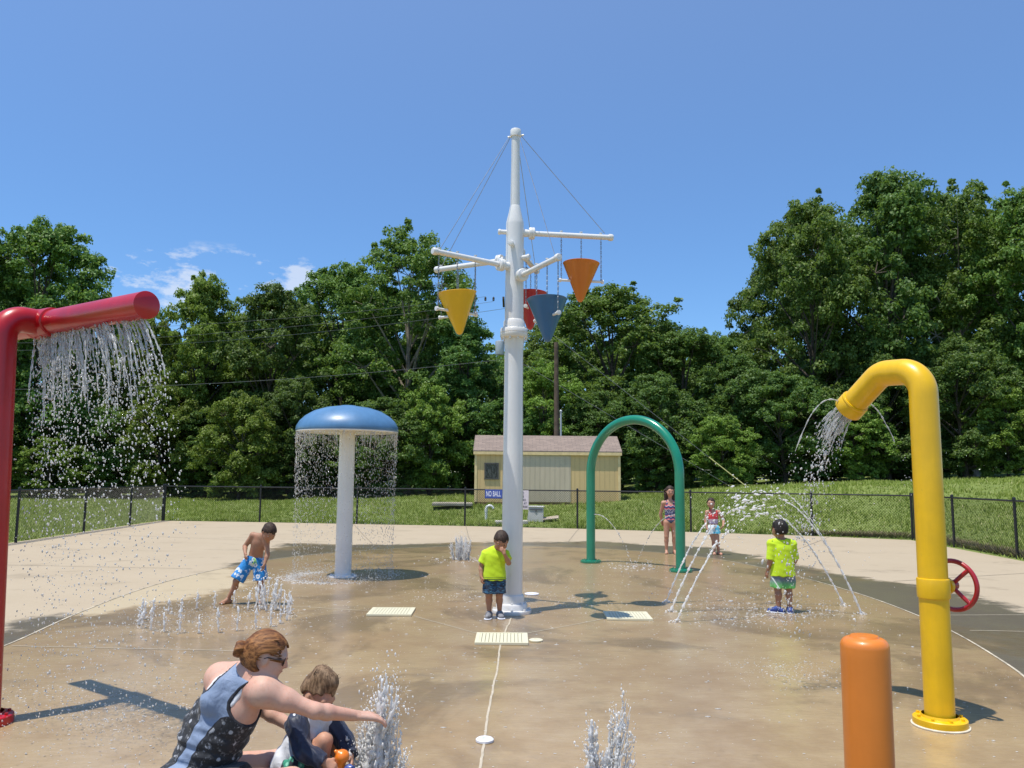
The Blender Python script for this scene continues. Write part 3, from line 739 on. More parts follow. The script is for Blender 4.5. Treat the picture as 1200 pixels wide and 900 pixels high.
m = MB(); m.tube([(0, 0, 0.27), (0, 0, 0.36)], 0.056, 12); m.build('coupling', PVC, v)
gz_ = float(height(np.array(.95), np.array(28.6)))
v = empty('utility_box', (0.86, 28.6, gz_), R(-6)); tag(v, 'squat white utility box leaning back in the grass behind the fence', 'box')
m = MB(); m.add([(-.30, 0, -.02), (.27, 0, -.02), (.27, .34, -.02), (-.30, .34, -.02), (-.23, .03, .50), (.27, .03, .50), (.27, .30, .50), (-.23, .30, .50)], [(3, 2, 1, 0), (4, 5, 6, 7), (0, 1, 5, 4), (1, 2, 6, 5), (2, 3, 7, 6), (3, 0, 4, 7)])
m.build('body', mat_plain('box_white', (0.60, 0.59, 0.56), 0.6, 0.12, 5), v, smooth=False)
m = MB(); m.box((0.02, .165, .525), (.56, .33, .05), bev=.012); m.build('lid', mat_plain('box_lid', (0.66, 0.65, 0.62), 0.6, 0.1, 5), v)
m = MB(); m.box((0.02, 0.015, .43), (.44, .02, .05)); m.box((0.02, 0.01, .38), (.06, .03, .06)); m.build('latch', mat_plain('latch_grey', (0.16, 0.16, 0.16), 0.5), v, smooth=False)
v = empty('cover_board', (1.36, 28.7, float(height(np.array(1.36), np.array(28.7))) + 0.08), R(8)); tag(v, 'flat tan cover lying in the grass beside the white utility box', 'board')
m = MB(); m.add([(-.27, -.2, -.03), (.30, -.16, .03), (.36, .22, .10), (-.22, .2, .02), (-.27, -.2, .0), (.30, -.16, .06), (.36, .22, .13), (-.22, .2, .05)], [(3, 2, 1, 0), (4, 5, 6, 7), (0, 1, 5, 4), (1, 2, 6, 5), (2, 3, 7, 6), (3, 0, 4, 7)])
m.build('board', mat_plain('cover_tan', (0.42, 0.35, 0.26), 0.8, 0.2, 6), v, smooth=False)
for x, w, lab in ((-.30, .5, 'low concrete valve lid in the grass left of the mast'), (.42, .34, 'low concrete valve lid in the grass right of the mast')):
    v = empty('valve_lid', (x, 28.2, float(height(np.array(x), np.array(28.2))))); tag(v, lab, 'lid')
    m = MB(); m.box((0, 0, .05), (w, .4, .13), bev=.02); m.build('lid', mat_plain('lid_concrete', (0.50, 0.47, 0.42), .9, .2, 8, .4), v)
v = empty('concrete_slab', (-2.35, 32.6, 0.545), R(4)); tag(v, 'pale concrete step slab in the grass at the left end of the shed', 'slab')
m = MB(); m.box((0, 0, 0.02), (1.6, 1.3, .12), bev=.02); m.build('slab', mat_plain('slab_concrete', (0.30, 0.27, 0.21), .9, .15, 4, .4), v)

# ------------------------------------------------------------------ utility poles and wires
WOODP = mat_plain('pole_wood', (0.11, 0.075, 0.052), 0.9, 0.35, 5, .6); WIRE = mat_plain('wire', (0.16, 0.16, 0.165), 0.5, 0.1, 5, 0); GREYM = mat_paint('grey_steel', (0.42, 0.45, 0.48), .45, .1)
PX, PY = -0.20, 39.0; PT = 10.6
v = empty('utility_pole', (PX, PY, float(height(np.array(PX), np.array(PY))))); b0 = v.location.z
tag(v, 'wooden power pole with a grey transformer, mostly hidden behind the white mast', 'power pole')
m = MB(); m.tube([(0, 0, -.5), (0, 0, PT - b0)], [.16, .11], 12); m.build('pole', WOODP, v)
m = MB(); m.box((-.25, 0, PT - b0 - .35), (1.9, .1, .12), axes_z((0, 0, 1))); m.build('crossarm', WOODP, v, smooth=False)
for x in (-1.15, -.75, .55): m = MB(); m.lathe([(.04, 0), (.06, .05), (.04, .09), (.06, .13), (.03, .2), (.0, .21)], 10, (x, 0, PT - b0 - .29)); m.build('insulator', BLACK, v)
m = MB(); zt = PT - b0 - 3.0; m.lathe([(0, zt), (.2, zt), (.215, zt + .05), (.215, zt + .62), (.2, zt + .68), (.08, zt + .72), (0, zt + .72)], 18, (-.42, -.05, 0)); m.build('transformer', GREYM, v)
P2X, P2Y = 2.12, 37.5; b2 = float(height(np.array(P2X), np.array(P2Y)))
v = empty('utility_pole', (P2X, P2Y, b2)); tag(v, 'bare brown wooden pole standing behind the shed roof', 'power pole')
m = MB(); m.tube([(0, 0, -.5), (-.05, 0, 8.0 - b2)], [.14, .10], 12); m.build('pole', WOODP, v)
m = MB(); m.tube([(.19, -.05, -.2), (.17, -.05, 3.9)], .045, 8); m.lathe([(.05, 3.9), (.07, 4.0), (0, 4.08)], 8, (.17, -.05, 0)); m.build('conduit', GREYM, v)
def wire(a, b, sag, r, label, name='overhead_wire', mat=None, grp='overhead wires on the left'):
    a, b = np.array(a, float), np.array(b, float); t = np.linspace(0, 1, 40)[:, None]
    p = a + (b - a) * t; p[:, 2] -= (4 * sag * t * (1 - t))[:, 0]
    m = MB(); m.tube(p - p[0], r, 5); o = m.build(name, mat or WIRE); o.location = p[0]
    tag(o, label, 'wire', grp); return o
zt = PT
wire((PX - 1.15, PY, zt - .08), (-31, 41, 8.9), .55, .008, 'highest overhead wire crossing the trees left of the mast')
wire((PX - .75, PY + .1, zt - .3), (-31, 41.6, 8.35), .6, .008, 'second overhead wire crossing the trees left of the mast')
wire((PX + .55, PY, zt - .55), (-31, 41.2, 7.9), .65, .010, 'third overhead wire crossing the trees left of the mast')
wire((PX, PY - .15, zt - 3.2), (-31, 41, 5.9), .5, .010, 'lowest overhead wire, well below the other three')
def guy(a, b, label):
    root = empty('guy_wire', b); tag(root, label, 'guy wire', 'guy wires down to the hill')
    a, b = np.array(a, float), np.array(b, float); m = MB(); m.tube([(0, 0, 0), a - b], .011, 5); m.build('cable', WIRE, root)
    return root, unit(a - b)
ga = (10.6, 36.5, float(height(np.array(10.6), np.array(36.5)))); gb = (10.2, 37.5, float(height(np.array(10.2), np.array(37.5))))
g, d = guy((PX, PY, zt - .25), ga, 'guy wire with a yellow sleeve running down to the grass right of the arch')
m = MB(); m.tube([d * .05, d * 2.1], .024, 8); m.build('sleeve', mat_paint('guard_yellow', (.60, .54, .22), .5), g)
guy((PX, PY, zt - 3.0), gb, 'bare lower guy wire running down behind the green arch')

# ------------------------------------------------------------------ splash-pad features
WHITE = mat_paint('white_paint', (0.74, 0.73, 0.71), 0.30, 0.06, 0.5, 3.0, worn=(0.60, 0.56, 0.48))
GREENP = mat_paint('green_paint', (0.006, 0.225, 0.125), 0.28, 0.14, 0.6, 3.0)
YELP = mat_paint('yellow_paint', (0.80, 0.475, 0.001), 0.36, 0.14, 0.2, 3.5, worn=(0.58, 0.36, 0.02))
REDP = mat_paint('red_paint', (0.47, 0.005, 0.010), 0.34, 0.20, 0.22, 3.0)
ORNG = mat_paint('orange_plastic', (0.70, 0.205, 0.020), 0.40, 0.10, 0.25, 3.0, worn=(0.62, 0.25, 0.06))
BLUEP = mat_paint('blue_paint', (0.080, 0.200, 0.37), 0.40, 0.16, 0.4, 2.5, worn=(0.13, 0.27, 0.46))
STEEL = mat_plain('stainless', (0.45, 0.44, 0.42), 0.3, 0.15, 10, 0.05, 0.9)
CHAIN = mat_plain('chain_steel', (0.30, 0.31, 0.33), 0.35, 0.2, 20, 0, 0.9)

# white mast
mast = empty('water_mast', (0.02, 9.92, 0)); tag(mast, 'tall white mast with five spar arms standing in the middle of the pad', 'mast')
m = MB(); m.lathe([(0, 0), (.235, 0), (.24, .015), (.235, .04), (.19, .045), (.19, .10), (.18, .115), (.15, .118), (.15, .20), (.142, .215), (.128, .22)], 44); bolts(m, (0, 0, .044), 8, .212, .016, .02); bolts(m, (0, 0, .115), 8, .167, .013, .016)
m.build('base_flange', WHITE, mast)
m = MB(); m.lathe([(.128, .19), (.126, 1.4), (.118, 2.6), (.116, 3.34)], 44); m.build('lower_column', WHITE, mast)
m = MB(); m.lathe([(.118, 3.20), (.124, 3.30), (.128, 3.335), (.165, 3.345), (.172, 3.355), (.172, 3.395), (.165, 3.402), (.172, 3.408), (.172, 3.448), (.165, 3.458), (.135, 3.465), (.132, 3.55), (.118, 3.575)], 44)
bolts(m, (0, 0, 3.455), 10, .152, .013, .018); bolts(m, (0, 0, 3.315), 10, .152, .013, .028); m.build('joint_flange', WHITE, mast)
m = MB(); m.lathe([(.118, 3.56), (.115, 4.2), (.114, 4.80), (.112, 4.83), (.075, 4.985), (.068, 5.03), (.062, 5.05)], 44); m.build('upper_column', WHITE, mast)
m = MB(); m.lathe([(.062, 5.04), (.056, 5.6), (.054, 6.0)], 28); m.build('top_pole', WHITE, mast)
m = MB(); m.lathe([(.055, 5.965), (.069, 5.97), (.071, 6.0), (.070, 6.05), (.064, 6.065), (.0, 6.07)], 28); m.tube([(.06, 0, 5.99), (.105, -.01, 5.99)], .012, 8); m.tube([(-.06, 0, 5.97), (-.10, .01, 5.97)], .012, 8); m.build('cap', WHITE, mast)
BUCK = {'orange': (.62, .165, .012), 'red': (.42, .012, .02), 'green': (.006, .20, .11), 'yellow': (.74, .44, .008), 'blue': (.016, .115, .27)}
ARMS = [('orange', 8, 4.70, 4.335, 1.27, .86), ('red', 75, 4.51, 4.10, 1.22, .86), ('green', 151, 4.36, 3.93, 1.20, .84), ('yellow', 217, 4.245, 3.79, 1.20, .86), ('blue', 296, 4.10, 3.66, 1.14, .86)]
DESC = {'orange': 'orange cone bucket, highest of the five, on the arm pointing right', 'red': 'red cone bucket half hidden behind the mast and the blue one',
        'green': 'green cone bucket almost hidden behind the yellow one', 'yellow': 'yellow cone bucket hanging left of the mast', 'blue': 'blue cone bucket hanging in front of the mast to the right'}
for cname, deg, z, ztop, L, rbk in ARMS:
    d = np.array([math.cos(R(deg)), math.sin(R(deg)), 0]); t = np.array([-d[1], d[0], 0]); o = np.array([0, 0, z])
    m = MB(); m.tube([o + d * .10, o + d * (L - .03)], .034, 18); A = axes_z(d)
    m.lathe([(.034, L - .05), (.043, L - .048), (.045, L - .03), (.045, L - .005), (.036, L + .01), (0, L + .012)], 18, o, A)
    m.lathe([(.036, .18), (.075, .182), (.078, .19), (.078, .212), (.07, .217), (.078, .222), (.078, .245), (.07, .252), (.036, .255)], 22, o, A)
    m.lathe([(.052, .085), (.05, .14), (.044, .18)], 18, o, A)
    for q in (.60, .86, 1.12):
        if q < L - .02: m.lathe([(.012, .02), (.012, .046), (.02, .048), (.02, .054), (0, .055)], 8, o + d * q)
    m.build('arm', WHITE, mast)
    m = MB(); m.tube([o - d * .10, o - d * .19], .030, 16); m.lathe([(.036, .185), (.038, .2), (.030, .215), (0, .218)], 16, o, axes_z(-d)); m.build('arm_stub', WHITE, mast)
    m = MB(); a0 = np.array([d[0] * .075, d[1] * .075, 5.985]); b0_ = o + d * (L - .10) + np.array([0, 0, .05]); m.tube([a0, b0_], .0042, 5); m.build('stay_cable', GALV, mast)
    # bucket: hangs from the arm on chains
    bx = np.array(mast.location) + d * rbk; mid = bx + np.array([0, 0, ztop])
    bk = empty('tipping_bucket', mid); tag(bk, DESC[cname], 'bucket', 'cone buckets hanging from the mast arms')
    tilt = {'orange': 0.03, 'yellow': 0.10, 'blue': -0.04}.get(cname, 0.05)
    bm = mat_paint(cname + '_bucket', BUCK[cname], .35, .08, .35, 4)
    m = MB(); T_ = np.array(Matrix.Rotation(tilt, 3, Vector(t)).transposed())
    pr = [(0, -.50), (.018, -.497), (.034, -.485), (.046, -.465)] + [(.046 + (.232 - .046) * q, -.465 + .465 * q) for q in np.linspace(.08, 1, 10)]
    pr += [(.236, .004), (.230, .008), (.224, .0)] + [(.224 - .19 * q, -.445 * q) for q in np.linspace(.1, 1, 6)] + [(0, -.455)]
    m.lathe(pr, 40, (0, 0, 0), T_); m.build('cone', bm, bk)
    za = -.225 if cname != 'blue' else -.20
    m = MB()
    m.tube([d * -.285 + np.array([0, 0, za]), d * .285 + np.array([0, 0, za])], .017, 12)
    for s in (-1, 1):
        m.lathe([(.017, .262), (.027, .264), (.027, .29), (0, .292)], 12, (0, 0, za), axes_z(d * s))
    m.build('axle', WHITE, bk)
    for q, zb in ((-.26, za), (.26, za), (0.0, -.02)):
        m = MB(); zs = z - ztop - .036; n = int((zs - zb) / .03); a_ = d * q
        for k in range(n):                                  # chain links, alternately turned
            zc = zs - (k + .5) * (zs - zb) / n; ax = d if k % 2 else t
            ring = [a_ + np.array([0, 0, zc]) + ax * .008 * math.cos(u) + np.array([0, 0, .021 * math.sin(u)]) for u in np.linspace(0, 2 * math.pi, 9)]
            m.tube(ring, .0030, 4, cap=False)
        m.build('chain', CHAIN, bk)

# blue mushroom shower
mu = empty('mushroom_shower', (-2.70, 13.25, 0)); tag(mu, 'white post with a domed blue mushroom cap that drips a ring of water', 'shower')
m = MB(); m.lathe([(0, 0), (.225, 0), (.23, .01), (.225, .03), (.14, .034), (.138, .05)], 40); bolts(m, (0, 0, .03), 8, .19, .014, .018); m.build('base_flange', WHITE, mu)
m = MB(); m.lathe([(.134, .02), (.130, 1.2), (.128, 2.36)], 40); m.build('post', WHITE, mu)
m = MB(); m.lathe([(0, 2.775), (.12, 2.773), (.14, 2.765), (.36, 2.735), (.55, 2.675), (.69, 2.59), (.78, 2.50), (.822, 2.42), (.832, 2.36), (.825, 2.345)], 72); m.build('cap', BLUEP, mu)
m = MB(); m.lathe([(.820, 2.350), (.826, 2.343), (.826, 2.330), (.81, 2.326), (.5, 2.335), (.13, 2.34)], 72); m.build('underside', WHITE, mu)

# green arch
aL, aR = np.array([1.555, 15.85, 0]), np.array([2.995, 14.42, 0]); ac = (aL + aR) / 2; ad = unit(aR - aL); hw2 = np.linalg.norm(aR - aL) / 2
gr_ = empty('water_arch', ac); tag(gr_, 'green pipe hoop standing between the mast and the two girls', 'arch')
zc = 2.72 - hw2
path = [-ad * hw2 + np.array([0, 0, z]) for z in np.linspace(.02, zc, 8)] + [-ad * hw2 * math.cos(a) + np.array([0, 0, zc + hw2 * math.sin(a)]) for a in np.linspace(0, math.pi, 40)[1:-1]] + [ad * hw2 + np.array([0, 0, z]) for z in np.linspace(zc, .02, 8)]
m = MB(); m.tube(path, .086, 28); m.build('hoop', GREENP, gr_)
for s in (-1, 1):
    m = MB(); c0 = ad * hw2 * s; m.lathe([(0, 0), (.20, 0), (.205, .01), (.2, .045), (.10, .05), (.098, .065)], 36, c0); bolts(m, c0 + np.array([0, 0, .046]), 8, .155, .014, .018); m.build('base_flange', GREENP, gr_)

# yellow pipe shower
ye = empty('yellow_spout', (2.855, 5.55, 0)); tag(ye, 'bent yellow pipe spout with a red handwheel on its right side', 'spout')
m = MB(); m.lathe([(0, 0), (.165, 0), (.168, .008), (.166, .05), (.160, .055), (.118, .058), (.112, .075)], 44); bolts(m, (0, 0, .054), 8, .14, .012, .016); m.build('base_flange', YELP, ye)
m = MB(); m.lathe([(.168, .001), (.178, .002), (.178, .008), (.168, .012)], 44); m.build('grout_ring', mat_plain('grout', (.62, .56, .44), .8, .2), ye)
ha = np.array([-.42, .9, 0]) / np.linalg.norm([-.42, .9, 0])
TOPZ = 2.37
pts = [np.array([0, 0, .04]), np.array([0, 0, TOPZ]), ha * .34 + np.array([0, 0, TOPZ + .02]), ha * .60 + np.array([0, 0, TOPZ - .18])]
m = MB(); pth = bend(pts, .17, 14); m.tube(pth, .0935, 32); m.build('pipe', YELP, ye)
nz_d = unit(pts[3] - pts[2]); nz_c = pts[3]
m = MB(); m.lathe([(.094, -.03), (.103, -.028), (.107, -.018), (.103, -.006), (.107, .004), (.108, .07), (.104, .078), (.09, .078), (.088, .06), (0, .06)], 36, nz_c, axes_z(nz_d)); m.build('nozzle', YELP, ye)
m = MB(); m.lathe([(.094, .825), (.101, .828), (.103, .84), (.103, .945), (.101, .955), (.094, .958)], 36); m.build('collar', YELP, ye)
wa = R(33); wn_ = np.array([math.cos(wa), math.sin(wa), 0]); wc = np.array([0, 0, .895])
m = MB(); m.lathe([(.05, .08), (.046, .13), (.058, .134), (.06, .15), (.058, .168), (.03, .17)], 24, wc, axes_z(wn_)); m.build('stub', YELP, ye)
whl = wc + wn_ * .24; wt = np.array([-wn_[1], wn_[0], 0])
RW = mat_paint('wheel_red', (.36, .010, .016), .35, .12, .4)
wr = MB(); wr.tube([whl + .165 * (math.cos(a) * wt + math.sin(a) * np.array([0, 0, 1])) for a in np.linspace(0, 2 * math.pi, 49)], .0165, 14, cap=False); wheel = wr.build('handwheel', RW, ye)
m = MB()
for k in range(4):
    a = math.pi / 4 + k * math.pi / 2; dd = math.cos(a) * wt + math.sin(a) * np.array([0, 0, 1]); m.tube([whl - wn_ * .02 + dd * .02, whl - wn_ * .012 + dd * .10, whl + dd * .16], .0145, 10)
m.build('spokes', RW, wheel)
m = MB(); m.lathe([(.028, -.07), (.036, -.05), (.036, .02), (.028, .03), (0, .032)], 20, whl, axes_z(wn_)); m.build('hub', RW, wheel)

# orange bollard
bo = empty('bollard', (1.378, 3.22, 0)); tag(bo, 'orange round-topped bollard in the foreground beside the yellow pipe', 'bollard')
m = MB(); rb = .0895; pr = [(rb, 0), (rb, .92)] + [(rb - .035 + .035 * math.cos(a), .965 + .035 * math.sin(a)) for a in np.linspace(0, math.pi / 2, 8)] + [(.05, 1.007), (0, 1.009)]; m.lathe(pr, 48); m.build('body', ORNG, bo)
m = MB(); m.lathe([(.091, .0), (.135, .0), (.148, .006), (.135, .03), (.091, .034)], 40); bolts(m, (0, 0, .03), 4, .125, .01, .014); m.build('base_ring', ORNG, bo)

# red shower pipe
J = np.array([-3.33, 5.64, 2.66]); Lp = np.array([-3.93, 6.07, 2.68]); Rp = np.array([-2.26, 4.88, 2.645]); adir = unit(Rp - Lp)
rb0 = np.array([-3.385, 5.41, 0]); rd = empty('red_shower_pipe', rb0); tag(rd, 'red pole carrying a fat horizontal spray pipe at the left edge', 'shower')
Jr = Lp + adir * np.dot(J - Lp, adir) - rb0
hd = Jr.copy(); hd[2] = 0
m = MB(); m.lathe([(0, 0), (.165, 0), (.168, .008), (.166, .05), (.16, .056), (.118, .06), (.11, .075)], 40); bolts(m, (0, 0, .054), 8, .14, .012, .016); m.build('base_flange', REDP, rd)
m = MB(); m.tube(bend([np.array([0, 0, .03]), np.array([-.095, 0, Jr[2]]), Jr], .15, 14), .090, 28); m.build('pole', REDP, rd)
m = MB(); A = axes_z(adir); L1 = np.linalg.norm(Rp - Lp); m.tube([Lp - rb0, Rp - rb0], .0865, 36); m.lathe([(.0865, L1 - .004), (.087, L1 + .002), (.084, L1 + .004), (0, L1 + .004)], 36, Lp - rb0, A); m.build('spray_pipe', REDP, rd)
sj = np.dot(Jr + rb0 - Lp, adir)
m = MB()
m.lathe([(.088, sj - .12), (.106, sj - .115), (.109, sj - .10), (.104, sj - .085), (.109, sj - .07), (.105, sj - .055), (.104, sj + .10), (.100, sj + .13), (.0875, sj + .135)], 36, Lp - rb0, A)
m.build('tee_collar', REDP, rd)

# drain grates and floor fittings
def mat_grate():
    m, nt, nd, lk, b = nodes_of('grate_plastic'); o = OBJCO(nt); sx = N(nt, 'ShaderNodeSeparateXYZ'); lk.new(o, sx.inputs[0])
    b.inputs['Base Color'].default_value = (.68, .64, .46, 1); b.inputs['Roughness'].default_value = .45
    return m
GRT = mat_grate(); DARK = mat_plain('drain_dark', (.16, .14, .10), .6)
for (x, y, rz, lab) in ((-1.41, 9.83, .02, 'cream slotted drain grate left of the mast'), (-.08, 8.27, 0.0, 'cream drain grate in front of the mast, nearest the camera'), (1.375, 9.68, -.02, 'cream drain grate right of the mast')):
    g = empty('drain_grate', (x, y, 0), rz); tag(g, lab, 'drain grate', 'drain grates round the mast')
    m = MB(); m.box((0, 0, .006), (.50, .50, .006)); m.build('sump', DARK, g, smooth=False)
    m = MB()
    for s in (-1, 1): m.box((s * .24, 0, .014), (.04, .52, .022)); m.box((0, s * .245, .0142), (.44, .03, .0216))
    for k in range(13): m.box((-.216 + k * .036, 0, .0135), (.031, .46, .017))
    m.build('grate', GRT, g, smooth=False)
for (x, y, r_, lab, mt) in ((-.148, 5.146, .055, 'round white jet nozzle set in the pad on the centre line', LETW), (.30, 11.45, .10, 'flat white cover plate in the pad behind the mast', LETW),
                        (.26, 8.22, .07, 'small pale fitting in the pad beside the front drain grate', GRT)):
    g = empty('floor_fitting', (x, y, .003)); tag(g, lab, 'fitting')
    m = MB(); m.lathe([(r_, 0), (r_, .012), (r_ * .85, .018), (r_ * .3, .018), (r_ * .25, .008), (0, .008)], 28); m.build('plate', mt, g)
jm = MB()                                                    # sawn joints of the dry outer slab
for a, b in (((-11.9, 22.4), (-5.6, 20.2)), ((-11.3, 14.8), (-5.5, 14.2)), ((-5.4, 28.0), (-3.2, 19.2)), ((2.2, 26.4), (1.4, 20.4)), ((9.2, 23.6), (5.6, 17.2)), ((10.4, 15.2), (6.2, 13.3)), ((-1.5, 27.3), (-1.0, 20.6))): strip(jm, wob(a, b), .018)
tag(jm.build('pavement_saw_cuts', mat_plain('saw_cut', (.22, .185, .14), .9, .3, 6, 0), smooth=False), kind='structure')
# ------------------------------------------------------------------ people: bodies grown as one smooth implicit surface
def seg_t(p, a, b):
    ba = b - a; den = float(ba @ ba) + 1e-12
    return np.clip(((p[0] - a[0]) * ba[0] + (p[1] - a[1]) * ba[1] + (p[2] - a[2]) * ba[2]) / den, 0, 1), ba
class SDF:
    def __init__(s, lo, hi, res):
        s.lo = np.array(lo, float); s.res = res
        s.n = np.ceil((np.array(hi, float) - s.lo) / res).astype(int) + 1
        s.ax = [(s.lo[i] + res * np.arange(s.n[i])).astype(np.float32) for i in range(3)]
        s.D = np.full(s.n, 1.0, np.float32)
    def sub(s, lo, hi):
        i0 = np.clip(np.floor((np.array(lo) - s.lo) / s.res).astype(int), 0, s.n); i1 = np.clip(np.ceil((np.array(hi) - s.lo) / s.res).astype(int) + 1, 0, s.n)
        sl = tuple(slice(a, b) for a, b in zip(i0, i1))
        return sl, (s.ax[0][sl[0]][:, None, None], s.ax[1][sl[1]][None, :, None], s.ax[2][sl[2]][None, None, :])
    def add(s, pr, grow=0.0):
        k = pr[-1]; pad = k + 3 * s.res + 0.02 + max(grow, 0)
        if pr[0] == 'c':
            a, b, ra, rb = np.array(pr[1], float), np.array(pr[2], float), pr[3] + grow, pr[4] + grow; R_ = max(ra, rb) + pad
            sl, p = s.sub(np.minimum(a, b) - R_, np.maximum(a, b) + R_)
            if s.D[sl].size == 0: return
            t, ba = seg_t(p, a, b)
            d = np.sqrt((p[0] - a[0] - t * ba[0]) ** 2 + (p[1] - a[1] - t * ba[1]) ** 2 + (p[2] - a[2] - t * ba[2]) ** 2) - (ra + (rb - ra) * t)
        elif pr[0] == 'f':                                  # flat-ended cone
            a, b, ra, rb = np.array(pr[1], float), np.array(pr[2], float), pr[3] + grow, pr[4] + grow; R_ = max(ra, rb) + pad
            sl, p = s.sub(np.minimum(a, b) - R_, np.maximum(a, b) + R_)
            if s.D[sl].size == 0: return
            L = np.linalg.norm(b - a); u = (b - a) / L
            h = (p[0] - a[0]) * u[0] + (p[1] - a[1]) * u[1] + (p[2] - a[2]) * u[2]
            q = np.sqrt(np.maximum((p[0] - a[0]) ** 2 + (p[1] - a[1]) ** 2 + (p[2] - a[2]) ** 2 - h * h, 0))
            t = np.clip(h / L, 0, 1)
            d = np.maximum(q - (ra + (rb - ra) * t), np.maximum(-h, h - L))
        else:                                               # ellipsoid: centre, row axes, radii
            c, A, r = np.array(pr[1], float), np.array(pr[2], float), np.array(pr[3], float) + grow; R_ = r.max() + pad
            sl, p = s.sub(c - R_, c + R_)
            if s.D[sl].size == 0: return
            q = [(p[0] - c[0]) * A[i, 0] + (p[1] - c[1]) * A[i, 1] + (p[2] - c[2]) * A[i, 2] for i in range(3)]
            k0 = np.sqrt(sum((q[i] / r[i]) ** 2 for i in range(3))); k1 = np.sqrt(sum((q[i] / r[i] ** 2) ** 2 for i in range(3))) + 1e-9
            d = k0 * (k0 - 1) / k1
        d = d.astype(np.float32); E = s.D[sl]
        if k > 0:
            h = np.maximum(k - np.abs(E - d), 0) / k; s.D[sl] = np.minimum(E, d) - h * h * k * 0.25
        else: s.D[sl] = np.minimum(E, d)
    def P(s): return s.ax[0][:, None, None], s.ax[1][None, :, None], s.ax[2][None, None, :]
    def cut(s, fld): s.D = np.maximum(s.D, fld.astype(np.float32))
    def mesh(s):
        D = s.D; ins = D < 0; n = np.array(D.shape) - 1
        cnt = np.zeros(n, np.int8)
        for i in (0, 1):
            for j in (0, 1):
                for k in (0, 1): cnt += ins[i:n[0] + i, j:n[1] + j, k:n[2] + k]
        act = (cnt > 0) & (cnt < 8); idx = np.argwhere(act); num = np.full(n, -1, np.int64); num[act] = np.arange(len(idx))
        acc = np.zeros((len(idx), 3)); w = np.zeros(len(idx))
        for a in range(3):
            o = [x for x in range(3) if x != a]
            for u in (0, 1):
                for v in (0, 1):
                    c0 = idx.copy(); c0[:, o[0]] += u; c0[:, o[1]] += v; c1 = c0.copy(); c1[:, a] += 1
                    d0, d1 = D[tuple(c0.T)], D[tuple(c1.T)]; m = (d0 < 0) != (d1 < 0)
                    t = d0[m] / (d0[m] - d1[m]); p = c0[m].astype(float); p[:, a] += t; acc[m] += p; w[m] += 1
        V = s.lo + s.res * acc / w[:, None]; F = []
        for a in range(3):
            o1, o2 = (a + 1) % 3, (a + 2) % 3
            sl0 = [slice(None)] * 3; sl1 = [slice(None)] * 3; sl0[a] = slice(0, -1); sl1[a] = slice(1, None)
            ch = ins[tuple(sl0)] != ins[tuple(sl1)]; e = np.argwhere(ch)
            e = e[(e[:, o1] > 0) & (e[:, o2] > 0) & (e[:, o1] < n[o1]) & (e[:, o2] < n[o2])]
            q = []
            for du, dv in ((-1, -1), (0, -1), (0, 0), (-1, 0)):
                c = e.copy(); c[:, o1] += du; c[:, o2] += dv; q.append(num[tuple(c.T)])
            q = np.stack(q, 1); flip = ~ins[tuple(e.T)]; q[flip] = q[flip][:, ::-1]; F.append(q)
        return V, np.concatenate(F)
    def build(s, name, mat, parent, relax=1):
        V, F = s.mesh()
        for _ in range(relax):
            S = np.zeros_like(V); w = np.zeros(len(V))
            for i in range(4):
                for j in (1, 3): np.add.at(S, F[:, i], V[F[:, (i + j) % 4]]); np.add.at(w, F[:, i], 1)
            V = V * 0.5 + 0.5 * S / np.maximum(w, 1)[:, None]
        return link_mesh(name, V, F, mat, parent, True)
def blob(name, prims, res, mat, parent, grow=0.0, cut=None, relax=1, noise=None):
    lo, hi = np.full(3, 1e9), np.full(3, -1e9)
    for p in prims:
        if p[0] == 'e': c = [np.array(p[1], float)]; r = max(p[3])
        else: c = [np.array(p[1], float), np.array(p[2], float)]; r = max(p[3], p[4])
        for q in c: lo = np.minimum(lo, q - r); hi = np.maximum(hi, q + r)
    mg = 0.02 + max(grow, 0) + 2 * res
    s = SDF(lo - mg, hi + mg, res)
    for p in prims: s.add(p, grow)
    if noise: s.D += noise(*s.P()).astype(np.float32)
    if cut: s.cut(cut(*s.P()))
    return s.build(name, mat, parent, relax)
V3 = lambda *a: np.array(a, float)
def orient(f, u):                                            # row axes (right-hand side, forward, up)
    f = unit(f); u = unit(np.array(u, float) - f * np.dot(u, f)); return np.array([np.cross(f, u), f, u])
def hand_prims(wr, d, n, t, size, curl=0.5, spread=0.10, k=0.006):
    """palm and five fingers; d finger direction, n palm normal, t thumb side"""
    d = unit(d); n = unit(np.array(n) - d * np.dot(n, d)); t = unit(np.array(t, float) - d * np.dot(t, d) - n * np.dot(t, n)); o = []
    for i, (off, ln) in enumerate(((.17, .40), (.058, .45), (-.055, .42), (-.16, .33))):
        kn = wr + d * size * (.50 - abs(off) * .25) + t * off * size
        o.append(('c', wr + d * size * .04 + t * off * size * .55, kn, .078 * size, .068 * size, k * 2))
        q, dirv = kn, unit(d + t * off * spread * 6)
        for j, fr in enumerate((.44, .32, .24)):
            a = curl * (j + .5) * .8; dv = unit(dirv * math.cos(a) + n * math.sin(a)); q2 = q + dv * ln * fr * size
            o.append(('c', q, q2, (.060 - .006 * j) * size, (.056 - .007 * j) * size, k * .6)); q = q2
    b0 = wr + d * size * .12 + t * size * .12; b1 = wr + d * size * .30 + t * size * .30 + n * size * .06; b2 = b1 + unit(d * .9 + t * .25 + n * .3) * size * .2
    o += [('c', b0, b1, .085 * size, .068 * size, k * 1.5), ('c', b1, b2, .064 * size, .05 * size, k)]
    return o
